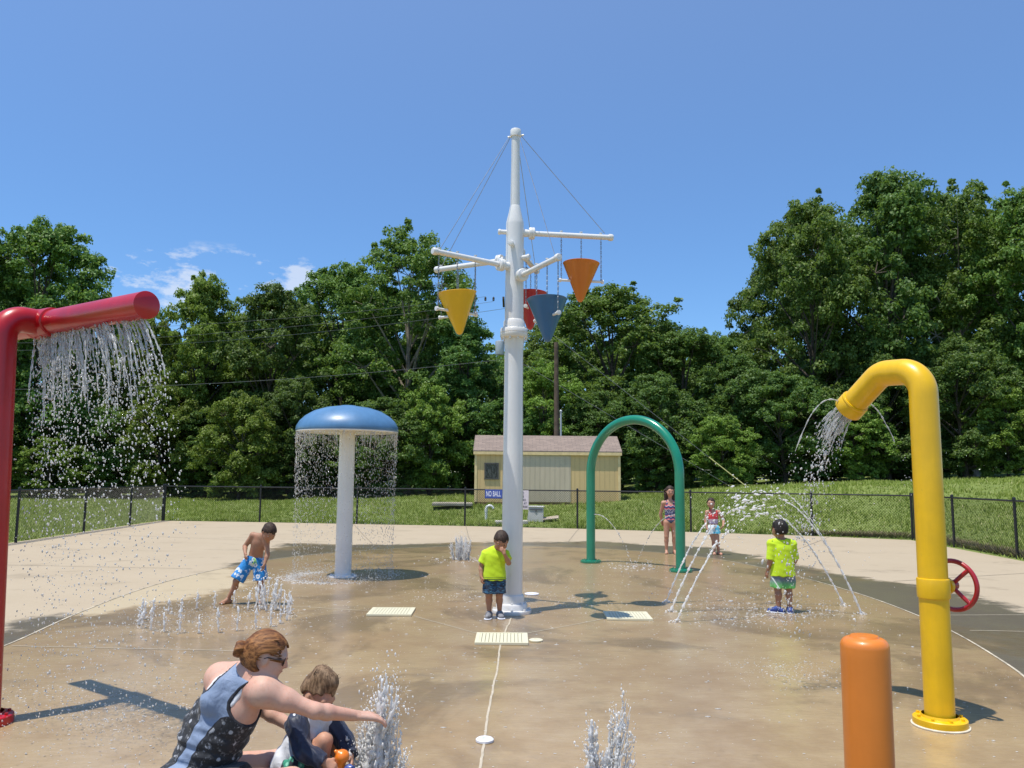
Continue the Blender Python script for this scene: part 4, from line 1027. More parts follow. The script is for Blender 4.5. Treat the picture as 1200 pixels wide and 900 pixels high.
def foot_prims(an, d, ln, k=0.012):
    d = unit(V3(d[0], d[1], 0)); h = an - V3(0, 0, an[2]); z = .16 * ln
    s = V3(-d[1], d[0], 0)
    o = [('c', an, h - d * ln * .2 + V3(0, 0, z), .13 * ln, .16 * ln, k), ('c', an, h + d * ln * .35 + V3(0, 0, z * .95), .14 * ln, .145 * ln, k), ('c', h - d * ln * .18 + V3(0, 0, z * .9), h + d * ln * .5 + V3(0, 0, z * .8), .14 * ln, .13 * ln, k)]
    for i in range(5):
        q = h + d * ln * (.52 - abs(i - 1.2) * .03) + s * (i - 2) * .085 * ln + V3(0, 0, z * .55)
        o.append(('c', q, q + d * ln * (.16 - .02 * abs(i - 0.5)), .055 * ln, .045 * ln, .004))
    return o
def head_prims(c, f, u, hh, k=0.012):
    A = orient(f, u); r, f, u = A
    P = lambda x, y, z: c + (r * x + f * y + u * z) * hh
    o = [('e', P(0, -.04, .09), A, V3(.355, .435, .40) * hh, k), ('e', P(0, .10, -.13), A, V3(.29, .32, .36) * hh, k * 2.5),
         ('c', P(0, .25, -.40), P(0, .28, -.40), .10 * hh, .09 * hh, k * 2), ('c', P(-.15, .20, -.18), P(.15, .20, -.18), .17 * hh, .17 * hh, k * 2)]
    o += [('c', P(0, .40, .04), P(0, .475, -.11), .03 * hh, .048 * hh, k), ('c', P(-.045, .42, -.13), P(.045, .42, -.13), .03 * hh, .03 * hh, k * .6)]
    o += [('c', P(-.2, .355, .10), P(.2, .355, .10), .05 * hh, .05 * hh, k * 1.5)]
    o += [('c', P(-.07, .395, -.245), P(.07, .395, -.245), .028 * hh, .028 * hh, k * .6)]
    for s in (-1, 1):
        o += [('e', P(.355 * s, -.03, -.04), orient(f * .9 + r * s * .5, u), V3(.035, .085, .13) * hh, k * .6)]
    return o
EYE_W = mat_plain('eye_white', (.75, .72, .68), .25, .03, 5, 0); EYE_D = mat_plain('eye_dark', (.03, .02, .015), .2, .1, 5, 0); LIP = mat_plain('lips', (.42, .17, .15), .45, .08, 9, 0)
def face(root, c, f, u, hh, brow=None, eyes=True):
    A = orient(f, u); r, f, u = A
    P = lambda x, y, z: c + (r * x + f * y + u * z) * hh
    if eyes:
        for s in (-1, 1):
            m = MB(); m.lathe([(.052 * hh * math.cos(a), .036 * hh * math.sin(a)) for a in np.linspace(-1.57, 1.57, 7)], 14, P(.15 * s, .372, .02), np.array([r, f, u])); e = m.build('eye', EYE_W, root)
            m = MB(); m.lathe([(.03 * hh * math.cos(a), .03 * hh * math.sin(a)) for a in np.linspace(-1.57, 1.57, 7)], 12, P(.15 * s, .402, .02), np.array([r, f, u])); m.build('iris', EYE_D, e)
            if brow: m = MB(); m.tube([P(.07 * s, .395, .115), P(.15 * s, .39, .14), P(.23 * s, .335, .12)], .018 * hh, 6); m.build('eyebrow', brow, root)
    m = MB(); m.tube([P(-.105, .36, -.245), P(-.05, .412, -.235), P(0, .425, -.242), P(.05, .412, -.235), P(.105, .36, -.245)], [.006 * hh, .022 * hh, .024 * hh, .022 * hh, .006 * hh], 8); m.build('mouth', LIP, root)
def hair_cap(name, root, c, f, u, hh, mat, res, thick=.04, fringe=.22, nape=-.20, extra=(), bump=.012, side=.0, cutf=None, ear_r=.16):
    A = orient(f, u); r, f, u = A
    P = lambda x, y, z: c + (r * x + f * y + u * z) * hh
    pr = [('e', P(0, -.05, .10), A, V3(.365, .445, .41) * hh, .01), ('e', P(0, -.13, -.08), A, V3(.325, .32, .32) * hh, .02)] + list(extra)
    def nz(x, y, z): return bump * hh * (np.sin(x * 31 / hh * .25 + 3 * np.sin(z * 9 / hh * .3)) * np.sin(y * 27 / hh * .25 + z * 14 / hh * .3) + .6 * np.sin(x * 55 / hh * .25 + z * 41 / hh * .3) * np.sin(y * 61 / hh * .25))
    def cut(x, y, z):
        X = ((x - c[0]) * r[0] + (y - c[1]) * r[1] + (z - c[2]) * r[2]) / hh; Y = ((x - c[0]) * f[0] + (y - c[1]) * f[1] + (z - c[2]) * f[2]) / hh; Z = ((x - c[0]) * u[0] + (y - c[1]) * u[1] + (z - c[2]) * u[2]) / hh
        # face opening: everything in front of a sloping line below the fringe, and an open ear notch
        fr = fringe + .06 * np.sin(X * 14) + .02 * np.sin(X * 41)
        facecut = np.minimum((Y - (.10 + side + .16 * np.clip(Z / .3, -.6, 1))), fr - Z) * hh
        napecut = (nape - Z) * hh if cutf is None else cutf(x, y, z)
        ear = (ear_r - np.sqrt((Y + .0) ** 2 + (Z + .07) ** 2)) * hh
        return np.maximum(np.maximum(facecut, napecut), np.where(np.abs(X) > .2, ear, -1.0))
    return blob(name, pr, res, mat, root, thick * hh, cut, 1, nz)
def body_prims(J, H, b=1.0, k=0.03):
    """J: joints in metres; H: stature used for the limb radii; b: build"""
    q = b * H; o = []
    sp = unit(J['neck'] - J['pelvis']); rt = unit(J['shR'] - J['shL']) * -1 if 'rt' not in J else unit(J['rt'])
    A = orient(np.cross(sp, rt), sp)
    A2 = orient(np.cross(unit(J['chest'] - J['pelvis']), unit(J['hipL'] - J['hipR'])), unit(J['waist'] - J['pelvis']))
    o.append(('e', J['chest'], A, V3(.098, .068, .115) * q, k)); o.append(('e', J['waist'], A2, V3(.083, .062, .10) * q, k * 1.6)); o.append(('e', J['pelvis'], A2, V3(.094, .070, .078) * q, k * 1.6))
    o.append(('c', J['shR'], J['neck'] * .8 + J['chest'] * .2, .036 * q, .040 * q, k)); o.append(('c', J['shL'], J['neck'] * .8 + J['chest'] * .2, .036 * q, .040 * q, k))
    o.append(('c', J['neck'], J['head'] - J['hu'] * .18 * J['hh'], .032 * q, .031 * q, k * .7))
    for s in 'RL':
        ak = J.get('arm', 1.0); o.append(('c', J['sh' + s], J['el' + s], .036 * q * ak, .027 * q * ak, k * .8))
        md = J['el' + s] * .72 + J['wr' + s] * .28
        o.append(('c', J['el' + s], md, .0265 * q * ak, .027 * q * ak, k * .4)); o.append(('c', md, J['wr' + s], .027 * q * ak, .0175 * q * (.5 + .5 * ak), k * .4))
        o.append(('c', J['hip' + s], J['kn' + s], .060 * q, .038 * q, k)); 
        cf = J['kn' + s] * .70 + J['an' + s] * .30 + J.get('calf' + s, V3(0, 0, 0))
        o.append(('c', J['kn' + s], cf, .037 * q, .037 * q, k * .5)); o.append(('c', cf, J['an' + s], .037 * q, .021 * q, k * .5))
    return o
def kid(H, hh):
    """joints of a standing child facing -Y, feet at z = 0; R is the child's right hand (the viewer's left)"""
    return dict(pelvis=V3(0, 0, .47 * H), waist=V3(0, 0, .56 * H), chest=V3(0, .0, .675 * H), neck=V3(0, .005, .785 * H), head=V3(0, -.01, H - hh * .52), hh=hh, hu=V3(0, 0, 1), hf=V3(0, -1, 0),
                shR=V3(-.105 * H, .0, .745 * H), shL=V3(.105 * H, .0, .745 * H), elR=V3(-.14 * H, .01, .58 * H), elL=V3(.14 * H, .01, .58 * H), wrR=V3(-.15 * H, -.03, .45 * H), wrL=V3(.15 * H, -.03, .45 * H),
                hipR=V3(-.05 * H, 0, .455 * H), hipL=V3(.05 * H, 0, .455 * H), knR=V3(-.058 * H, -.008, .255 * H), knL=V3(.058 * H, -.008, .255 * H), anR=V3(-.06 * H, .015, .045 * H), anL=V3(.06 * H, .015, .045 * H), rt=V3(1, 0, 0), calfR=V3(0, .012, 0), calfL=V3(0, .012, 0))

SK_TAN = mat_skin('skin_tan', (.36, .20, .12)); SK_BROWN = mat_skin('skin_brown', (.35, .195, .12)); SK_FAIR = mat_skin('skin_fair', (.47, .275, .185)); SK_PALE = mat_skin('skin_pale', (.58, .37, .28))
H_BLACK = mat_hair('hair_black', (.010, .008, .007), (.030, .024, .02)); H_DARK = mat_hair('hair_dark_brown', (.022, .013, .009), (.065, .04, .027)); H_BROWN = mat_hair('hair_brown', (.10, .058, .03), (.27, .175, .10)); H_AUB = mat_hair('hair_auburn', (.095, .034, .012), (.33, .145, .048), (.16, 1.0, 1.0), R(-24), 60)
NEON = None
def mat_cloth(name, col, var=.10, rough=.85, fold=1.0, pat=None):
    m, nt, nd, lk, b = nodes_of(name); o = OBJCO(nt)
    a = NOISE(nt, o, 14, 5, .6)
    c = MIX(nt, STEP(nt, a, .3, .7), tuple(x * (1 - var) for x in col), tuple(min(1, x * (1 + var)) for x in col))
    if pat: c = pat(nt, o, c)
    lk.new(c, b.inputs['Base Color']) if not isinstance(c, tuple) else None
    b.inputs['Roughness'].default_value = rough; b.inputs['Sheen Weight'].default_value = .15
    n1 = BUMP(nt, NOISE(nt, o, 16, 3, .5, (1, 1, .55), .8), .55 * fold, .03)
    lk.new(BUMP(nt, NOISE(nt, o, 300, 2), .12, .001, n1), b.inputs['Normal'])
    return m
def sep(nt, o):
    s = N(nt, 'ShaderNodeSeparateXYZ'); nt.links.new(o, s.inputs[0]); return s.outputs
NEON = mat_cloth('neon_yellow', (.50, .70, .012), .05, fold=.28)

# --- boy in neon shirt by the mast, facing the camera, hand raised to his face
H = 1.03; hh = .215
rt_ = empty('person', (-.185, 9.52, 0)); tag(rt_, 'small boy in neon yellow shirt facing us beside the mast, hand on his face', 'boy')
J = kid(H, hh)
J['chest'] += V3(.0, -.01, 0); J['neck'] = V3(.035, -.02, .765 * H); J['head'] = V3(.075, -.055, .885); J['hf'] = V3(.10, -1, -.62); J['hu'] = V3(.16, -.5, 1)
J['shR'] = V3(-.105, 0, .735); J['shL'] = V3(.125, -.01, .735); J['elR'] = V3(-.155, .0, .58); J['wrR'] = V3(-.150, -.05, .475)
J['elL'] = V3(.165, -.085, .635); J['wrL'] = V3(.115, -.17, .745)
J['anR'] = V3(-.055, .0, .05); J['anL'] = V3(.065, .03, .05)
pr = body_prims(J, H, 1.0, .03) + head_prims(J['head'], J['hf'], J['hu'], hh)
pr += hand_prims(J['wrR'], V3(.12, -.25, -1), V3(.6, .3, 0), V3(0, -1, 0), .105, .7) + hand_prims(J['wrL'], V3(-.45, .0, .75), V3(-.2, 1, .2), V3(0, 0, 1), .105, .5)
blob('body', pr, .0055, SK_TAN, rt_)
hair_cap('hair', rt_, J['head'], J['hf'], J['hu'], hh, H_DARK, .005, fringe=.20, nape=-.22); face(rt_, J['head'], J['hf'], J['hu'], hh, H_DARK)
def hem(z0, n=(0, 0, 1), c=(0, 0, 0)):
    return lambda x, y, z: z0 - (x * n[0] + y * n[1] + z * n[2])
def shirt(root, J, H, mat, hemz, sleeve=.75, loose=.016, name='shirt', res=.0055, neckr=.052, extra=(), sl_r=(.048, .044)):
    A = np.eye(3); pr = [p for p in body_prims(J, H, 1.0, .03)[:5]]
    rx = unit(V3(*J['rt'][:2], 0)) if 'rt' in J else V3(1, 0, 0); bz = J['pelvis'] * 1.0; bz[2] = hemz - .04
    for q in (-.048, 0, .048): pr.append(('c', J['chest'] + rx * q * .9 * H, bz + rx * q * 1.1 * H, .056 * H, .078 * H, .04))
    for s in 'RL': pr.append(('f', J['sh' + s] * .9 + J['chest'] * .1, J['sh' + s] * (1 - sleeve) + J['el' + s] * sleeve, sl_r[0] * H, sl_r[1] * H, .02))
    pr += list(extra); nk = J['neck'] + (J['head'] - J['neck']) * .28 + V3(0, -.012, 0)
    def cut(x, y, z):
        d = neckr - np.sqrt((x - nk[0]) ** 2 + (y - nk[1]) ** 2 + ((z - nk[2]) * .9) ** 2)
        return np.maximum(d, hemz + .006 * np.sin(x * 60) + .004 * np.sin(y * 80) - z)
    def nz(x, y, z): return .0006 * np.sin(x * 55 + z * 38 + 2 * np.sin(z * 21)) + .0005 * np.sin(y * 47 - z * 52 + 2 * np.sin(x * 25)) + .0005 * np.sin(z * 95 + x * 40)
    return blob(name, pr, res, mat, root, loose, cut, 1, nz)
def shorts(root, J, H, mat, length=.62, flare=.072, name='shorts', res=.0055, top=None, legr=.070):
    A = np.eye(3); pr = [('e', J['pelvis'], orient(np.cross(unit(J['waist'] - J['pelvis']), unit(J['hipL'] - J['hipR'])), unit(J['waist'] - J['pelvis'])), V3(.100, .078, .082) * H, .03)]
    for s in 'RL': pr.append(('f', J['hip' + s] + V3(0, 0, .03 * H), J['hip' + s] * (1 - length) + J['kn' + s] * length, legr * H, flare * H, .02))
    def cut(x, y, z): return z - (top if top else J['pelvis'][2] + .055 * H) + 0 * x
    def nz(x, y, z): return .0025 * np.sin(x * 60 + z * 22 + 2 * np.sin(z * 17)) + .0025 * np.sin(y * 66 - z * 30)
    return blob(name, pr, res, mat, root, .006, cut, 1, nz)
def pat_stripes(nt, o, c):
    s = sep(nt, o); f = M_(nt, 'FRACT', M_(nt, 'ADD', M_(nt, 'MULTIPLY', s[2], 46.0), M_(nt, 'MULTIPLY', NOISE(nt, o, 9), .35)))
    low = STEP(nt, s[2], .475, .465)
    return MIX(nt, M_(nt, 'MULTIPLY', STEP(nt, f, .52, .60), low), c, (.05, .09, .03))
def pat_navy(nt, o, c):
    s = sep(nt, o); w = NOISE(nt, o, 30, 4, .6, (.5, .5, 3.2), .5)
    c = MIX(nt, STEP(nt, w, .52, .60), c, (.02, .12, .24)); w2 = NOISE(nt, o, 42, 3, .6, (.45, .45, 3), .5)
    return MIX(nt, STEP(nt, w2, .60, .66), c, (.10, .34, .50))
def pat_side(nt, o, c): return c
shirt(rt_, J, H, mat_cloth('neon_striped', (.50, .70, .012), .05, fold=.28, pat=pat_stripes), .435, .72, .009)
shorts(rt_, J, H, mat_cloth('navy_trunks', (.012, .022, .045), .2, pat=pat_navy), .90, top=.452)
GREYSH = mat_cloth('grey_sandal', (.16, .16, .17), .5, .8); 
def shoe(root, an, d, ln, mat, sole=None, name='shoe'):
    d = unit(V3(d[0], d[1], 0)); h = V3(an[0], an[1], 0); a = h - d * ln * .24; b = h + d * ln * .60
    o = blob(name, [('c', a + V3(0, 0, .030), h + d * ln * .1 + V3(0, 0, .046), .030, .034, .02), ('c', h + d * ln * .1 + V3(0, 0, .040), b + V3(0, 0, .024), .034, .027, .02), ('c', an - V3(0, 0, .0), an - V3(0, 0, .02), .030, .032, .02)], .005, mat, root, .003, lambda x, y, z: .006 - z + 0 * x)
    s = blob('sole', [('c', a + V3(0, 0, .008), b + V3(0, 0, .008), .033, .036, .02), ('c', h + V3(0, 0, .008), b + V3(0, 0, .008), .036, .037, .02)], .005, sole or LETW, o, .001, lambda x, y, z: np.maximum(z - .014, .001 - z) + 0 * x, 0)
shoe(rt_, J['anR'], V3(-.15, -1, 0), .17, GREYSH); shoe(rt_, J['anL'], V3(.25, -1, 0), .17, GREYSH)

# --- boy in neon shirt on the right, seen from behind
H = 1.12; hh = .225
rt_ = empty('person', (3.345, 10.08, 0), 0.0); tag(rt_, 'boy in neon yellow shirt seen from behind, grey to green shorts, under the arching jets', 'boy')
J = kid(H, hh)
for k in list(J):                                            # turned round: he faces away (+Y)
    if k in ('hh', 'rt', 'hu'): continue
    J[k] = J[k] * V3(1, -1, 1)
J['rt'] = V3(-1, 0, 0); sw = {}
for a, b in (('shR', 'shL'), ('elR', 'elL'), ('wrR', 'wrL'), ('hipR', 'hipL'), ('knR', 'knL'), ('anR', 'anL')): J[a], J[b] = J[b], J[a]
J['head'] = V3(-.02, .01, H - hh * .5); J['hf'] = V3(-.25, 1, -.1); J['shL'] += V3(-.02, 0, .0); J['shR'] += V3(.015, 0, .0)
J['elL'] = V3(-.155, -.02, .63); J['wrL'] = V3(-.175, .03, .50); J['elR'] = V3(.165, .02, .64); J['wrR'] = V3(.145, .11, .53)
pr = body_prims(J, H, 1.0, .03) + head_prims(J['head'], J['hf'], J['hu'], hh)
pr += hand_prims(J['wrL'], V3(-.25, .1, -1), V3(.8, .4, 0), V3(0, 1, 0), .11, .6) + hand_prims(J['wrR'], V3(-.1, .4, -1), V3(-.8, .2, 0), V3(0, 1, 0), .11, .6)
blob('body', pr, .0055, SK_BROWN, rt_)
hair_cap('hair', rt_, J['head'], J['hf'], J['hu'], hh, H_BLACK, .005, fringe=.2, nape=-.30); face(rt_, J['head'], J['hf'], J['hu'], hh)
shirt(rt_, J, H, NEON, .445, .98, .011, sl_r=(.040, .036), neckr=.055)
def pat_grad(nt, o, c):
    s = sep(nt, o); c = MIX(nt, STEP(nt, s[2], .42, .30), (.15, .18, .23), (.13, .50, .10))
    f = STEP(nt, M_(nt, 'ABSOLUTE', M_(nt, 'ADD', s[0], M_(nt, 'ADD', .075, M_(nt, 'MULTIPLY', M_(nt, 'SUBTRACT', s[2], .3), .55)))), .009, .005)
    return MIX(nt, f, c, (.65, .70, .66))
shorts(rt_, J, H, mat_cloth('green_trunks', (.1, .2, .1), .1, pat=pat_grad), .92, .076, legr=.072, top=.462)
BLUSH = mat_cloth('blue_shoe', (.02, .05, .22), .4, .6)
shoe(rt_, J['anL'], V3(-.9, .5, 0), .18, BLUSH); shoe(rt_, J['anR'], V3(.35, 1, 0), .18, BLUSH)

# --- shirtless boy on the left, stepping over the ground jets and looking down
H = 1.13; hh = .215
rt_ = empty('person', (-3.36, 10.42, 0)); tag(rt_, 'shirtless boy in blue flowered swim shorts stepping between the small ground jets', 'boy')
J = kid(H, hh); S = lambda x, y, z: V3(x + 3.36, y - 10.42, z)
J['pelvis'] = S(-3.255, 10.44, .53); J['waist'] = S(-3.235, 10.42, .625); J['chest'] = S(-3.195, 10.38, .755); J['neck'] = S(-3.135, 10.34, .862); J['head'] = S(-3.04, 10.28, .905)
J['hf'] = V3(.55, -.7, -.75); J['hu'] = V3(.50, -.50, .70); J['shR'] = S(-3.27, 10.37, .855); J['shL'] = S(-3.085, 10.33, .775)
J['elR'] = S(-3.375, 10.40, .715); J['wrR'] = S(-3.325, 10.27, .635); J['elL'] = S(-3.055, 10.30, .625); J['wrL'] = S(-3.07, 10.24, .51)
J['hipR'] = S(-3.315, 10.44, .50); J['hipL'] = S(-3.195, 10.44, .505); J['knR'] = S(-3.455, 10.37, .285); J['knL'] = S(-3.165, 10.42, .275); J['anR'] = S(-3.565, 10.42, .055); J['anL'] = S(-3.145, 10.45, .05)
J['rt'] = J['shL'] - J['shR']; J['calfR'] = V3(.01, .02, 0)
pr = body_prims(J, H, .93, .03) + head_prims(J['head'], J['hf'], J['hu'], hh) + foot_prims(J['anR'], V3(-.55, -.8, 0), .17) + foot_prims(J['anL'], V3(.1, -1, 0), .17)
pr += hand_prims(J['wrR'], V3(.2, -.55, -.6), V3(.7, .3, -.3), V3(.3, -1, .5), .105, .8) + hand_prims(J['wrL'], V3(-.15, -.15, -1), V3(-.8, .2, 0), V3(0, -1, 0), .105, .7)
blob('body', pr, .0055, SK_BROWN, rt_)
hair_cap('hair', rt_, J['head'], J['hf'], J['hu'], hh, H_DARK, .005, fringe=.20, nape=-.22); face(rt_, J['head'], J['hf'], J['hu'], hh, H_DARK)
def pat_floral(nt, o, c):
    v = N(nt, 'ShaderNodeTexVoronoi'); v.inputs['Scale'].default_value = 15; v.inputs['Randomness'].default_value = .8; nt.links.new(o, v.inputs['Vector'])
    w = NOISE(nt, o, 42, 3); d = M_(nt, 'ADD', v.outputs['Distance'], M_(nt, 'MULTIPLY', M_(nt, 'SUBTRACT', w, .5), .75))
    c = MIX(nt, STEP(nt, d, .46, .38), c, (.62, .68, .74)); return MIX(nt, STEP(nt, d, .20, .12), c, (.10, .30, .55))
shorts(rt_, J, H, mat_cloth('blue_floral', (.012, .20, .52), .15, pat=pat_floral), .93, .074, legr=.066, top=.60)
m = MB(); m.tube([S(-3.235, 10.335, .575), S(-3.22, 10.325, .545), S(-3.24, 10.325, .50)], .006, 6); m.tube([S(-3.235, 10.335, .575), S(-3.205, 10.325, .55), S(-3.20, 10.325, .51)], .006, 6); m.build('drawstring', mat_cloth('lime_cord', (.3, .6, .1)), rt_)

# --- two girls by the back of the pad
def pat_suit(nt, o, c):
    s = sep(nt, o); f = M_(nt, 'FRACT', M_(nt, 'MULTIPLY', M_(nt, 'ADD', s[2], M_(nt, 'MULTIPLY', M_(nt, 'ABSOLUTE', M_(nt, 'SUBTRACT', M_(nt, 'FRACT', M_(nt, 'MULTIPLY', s[0], 11.0)), .5)), .05)), 13.0))
    c = MIX(nt, STEP(nt, f, .50, .56), c, (.62, .55, .60)); c = MIX(nt, STEP(nt, f, .66, .72), c, (.60, .09, .10))
    band = STEP(nt, M_(nt, 'ABSOLUTE', M_(nt, 'SUBTRACT', s[2], .905)), .045, .035); c = MIX(nt, band, c, (.03, .04, .14))
    w = NOISE(nt, o, 45, 3); c = MIX(nt, M_(nt, 'MULTIPLY', band, STEP(nt, w, .52, .58)), c, (.62, .62, .68))
    return MIX(nt, STEP(nt, s[2], .745, .725), c, (.035, .04, .09))
H = 1.47; hh = .225
rt_ = empty('person', (3.49, 17.85, 0)); tag(rt_, 'taller girl in a red and navy patterned swimsuit standing behind the green arch leg', 'girl')
J = kid(H, hh); J['wrR'] = V3(-.165, .11, .70); J['elR'] = V3(-.195, .07, .86); J['elL'] = V3(.195, .07, .86); J['wrL'] = V3(.12, .14, .73); J['hf'] = V3(.08, -1, -.08)
J['shR'][0] *= .93; J['shL'][0] *= .93
pr = body_prims(J, H, .88, .03) + head_prims(J['head'], J['hf'], J['hu'], hh) + foot_prims(J['anR'], V3(-.15, -1, 0), .20) + foot_prims(J['anL'], V3(.15, -1, 0), .20)
pr += hand_prims(J['wrR'], V3(.3, .2, -1), V3(.2, -1, 0), V3(1, 0, 0), .135, .6) + hand_prims(J['wrL'], V3(-.3, .2, -1), V3(0, -1, 0), V3(-1, 0, 0), .135, .6)
blob('body', pr, .007, SK_FAIR, rt_)
ex = [('c', J['head'] + V3(s * .07, .045, .0), J['head'] + V3(s * .085, .02, -.26), .05, .03, .02) for s in (-1, 1)] + [('c', J['head'] + V3(0, .06, 0), J['head'] + V3(0, .08, -.28), .07, .05, .03)]
hair_cap('hair', rt_, J['head'], J['hf'], J['hu'], hh, H_DARK, .006, fringe=.26, extra=ex, side=.02, cutf=lambda x, y, z: -1 + 0 * x)
face(rt_, J['head'], J['hf'], J['hu'], hh, H_DARK)
def swimsuit(root, J, H, mat, lowz, name='swimsuit', bld=.88, topz=None, legs=True):
    pr = body_prims(J, H, bld, .03)[:5]
    for s in 'RL': pr.append(('c', J['hip' + s], J['hip' + s] + V3(0, 0, -.03), .060 * H * bld, .058 * H * bld, .03))
    tz = topz or J['chest'][2] + .045 * H
    def cut(x, y, z):
        body = z - tz; strap = np.minimum(np.abs(np.abs(x) - .045 * H * bld * 1.3) - .018, 1.0)
        up = np.minimum(body, np.maximum(strap, z - (J['shR'][2] + .06)))
        leg = (lowz + np.abs(x) * .85) - z if legs else lowz - z + 0 * x
        return np.maximum(up, leg)
    return blob(name, pr, .006, mat, root, .006, cut)
swimsuit(rt_, J, H, mat_cloth('suit_red_navy', (.035, .045, .15), .1, .6, .3, pat_suit), .655)
H = 1.22; hh = .215
rt_ = empty('person', (4.40, 17.72, 0)); tag(rt_, 'smaller girl in red top and pale blue shorts, hand on hip, right of the arch', 'girl')
J = kid(H, hh); J['hf'] = V3(-.30, -1, -.05); J['head'] += V3(-.045, -.01, .0); J['neck'] += V3(-.02, 0, 0); J['chest'] += V3(-.01, 0, 0)
J['elL'] = V3(.235, .03, .745); J['wrL'] = V3(.20, -.07, .62); J['elR'] = V3(-.165, .0, .72); J['wrR'] = V3(-.15, -.05, .57)
J['knR'] = V3(.0, -.01, .30); J['anR'] = V3(.02, .02, .045); J['knL'] = V3(.075, -.03, .30); J['anL'] = V3(.115, .03, .045)
pr = body_prims(J, H, .92, .03) + head_prims(J['head'], J['hf'], J['hu'], hh) + foot_prims(J['anR'], V3(-.3, -1, 0), .18) + foot_prims(J['anL'], V3(.45, -1, 0), .18)
pr += hand_prims(J['wrL'], V3(-.5, -.2, -.6), V3(-.8, .3, 0), V3(0, -.4, .8), .115, .8) + hand_prims(J['wrR'], V3(.1, -.2, -1), V3(.9, 0, 0), V3(0, -1, 0), .115, .6)
blob('body', pr, .0065, SK_FAIR, rt_)
ex = [('c', J['head'] + V3(-.085, -.01, -.02), J['head'] + V3(-.105, -.03, -.27), .032, .018, .02), ('c', J['head'] + V3(.03, .08, .02), J['head'] + V3(.03, .09, -.18), .06, .035, .03)]
hair_cap('hair', rt_, J['head'], J['hf'], J['hu'], hh, H_DARK, .006, fringe=.28, extra=ex, side=.02, cutf=lambda x, y, z: -1 + 0 * x)
face(rt_, J['head'], J['hf'], J['hu'], hh, H_DARK)
def pat_top(nt, o, c):
    s = sep(nt, o); w = NOISE(nt, o, 50, 3); c = MIX(nt, STEP(nt, s[2], .775, .755), c, (.62, .45, .55))
    return MIX(nt, M_(nt, 'MULTIPLY', STEP(nt, s[2], .735, .72), STEP(nt, w, .45, .55)), c, (.16, .20, .40))
swimsuit(rt_, J, H, mat_cloth('red_top', (.68, .055, .06), .1, .6, .3, pat_top), .665, 'top', .96, legs=False)
def pat_aqua(nt, o, c):
    w = NOISE(nt, o, 22, 3); s = sep(nt, o); return MIX(nt, STEP(nt, M_(nt, 'ADD', w, M_(nt, 'MULTIPLY', s[0], -1.5)), .44, .54), c, (.62, .70, .74))
shorts(rt_, J, H, mat_cloth('aqua_shorts', (.10, .48, .66), .1, pat=pat_aqua), .42, .066, legr=.062)

# --- woman squatting in the foreground, seen from behind right, arm stretched to the water
hh = .202
rt_ = empty('person', (-1.36, 3.82, 0)); tag(rt_, 'woman with auburn bun and racerback tank top squatting and reaching to the water', 'woman')
S = lambda x, y, z: V3(x + 1.36, y - 3.82, z)
J = dict(hh=hh, arm=.80, pelvis=S(-1.395, 3.83, .235), waist=S(-1.365, 3.82, .40), chest=S(-1.262, 3.80, .565), neck=S(-1.158, 3.77, .715), head=S(-1.092, 3.745, .800),
         hf=V3(.93, .27, -.34), hu=V3(.33, .05, .92), shR=S(-1.085, 3.69, .655), shL=S(-1.345, 3.875, .668), elR=S(-.862, 3.72, .568), wrR=S(-.705, 3.85, .512), elL=S(-1.19, 4.045, .485), wrL=S(-1.02, 4.02, .40),
         hipR=S(-1.29, 3.735, .215), hipL=S(-1.44, 3.915, .22), knR=S(-.935, 3.64, .292), knL=S(-1.13, 4.16, .20), anR=S(-1.15, 3.62, .085), anL=S(-1.25, 4.10, .085))
J['rt'] = V3(-.80, .60, 0)
HW = 1.60
pr = body_prims(J, HW, .98, .045)
pr += [('c', J['chest'] + V3(-.055, -.085, .045), J['chest'] + V3(-.03, -.06, .10), .045, .05, .05), ('c', J['chest'] + V3(-.075, .085, .045), J['chest'] + V3(-.05, .08, .09), .045, .05, .05)]   # shoulder blades
pr += [('c', J['shR'], J['shR'] * .6 + J['elR'] * .4, .040, .043, .05), ('c', J['shL'], J['shL'] * .6 + J['elL'] * .4, .042, .040, .04)]
pr += [('e', J['pelvis'] + V3(-.05, -.08, -.02), np.eye(3), V3(.13, .12, .12), .06), ('e', J['pelvis'] + V3(-.05, .09, -.02), np.eye(3), V3(.13, .12, .12), .06)]
pr += [('c', J['neck'] + V3(0, 0, -.012), J['shR'] + V3(0, 0, .004), .044, .046, .06), ('c', J['neck'] + V3(0, 0, -.012), J['shL'], .044, .046, .06)]
pr += head_prims(J['head'], J['hf'], J['hu'], hh, .012)
pr += [('c', J['neck'] + V3(-.01, 0, .0), J['head'] + V3(-.03, 0, -.06), .058, .052, .04)]
dh = unit(S(-.618, 3.925, .488) - J['wrR'])
pr += hand_prims(J['wrR'], dh, V3(-.1, .1, -1), V3(-.55, .8, .30), .195, .42, .32, .003)
pr += hand_prims(J['wrL'], V3(1, -.1, -.2), V3(0, 0, -1), V3(0, -1, 0), .17, .5)
pr += foot_prims(J['anR'], V3(1, -.1, 0), .235) + foot_prims(J['anL'], V3(1, .1, 0), .235)
blob('body', pr, .0055, SK_PALE, rt_)
hf, hu = unit(J['hf']), unit(J['hu']); A = orient(hf, hu); r_, f_, u_ = A
HP = lambda x, y, z: J['head'] + (r_ * x + f_ * y + u_ * z) * hh
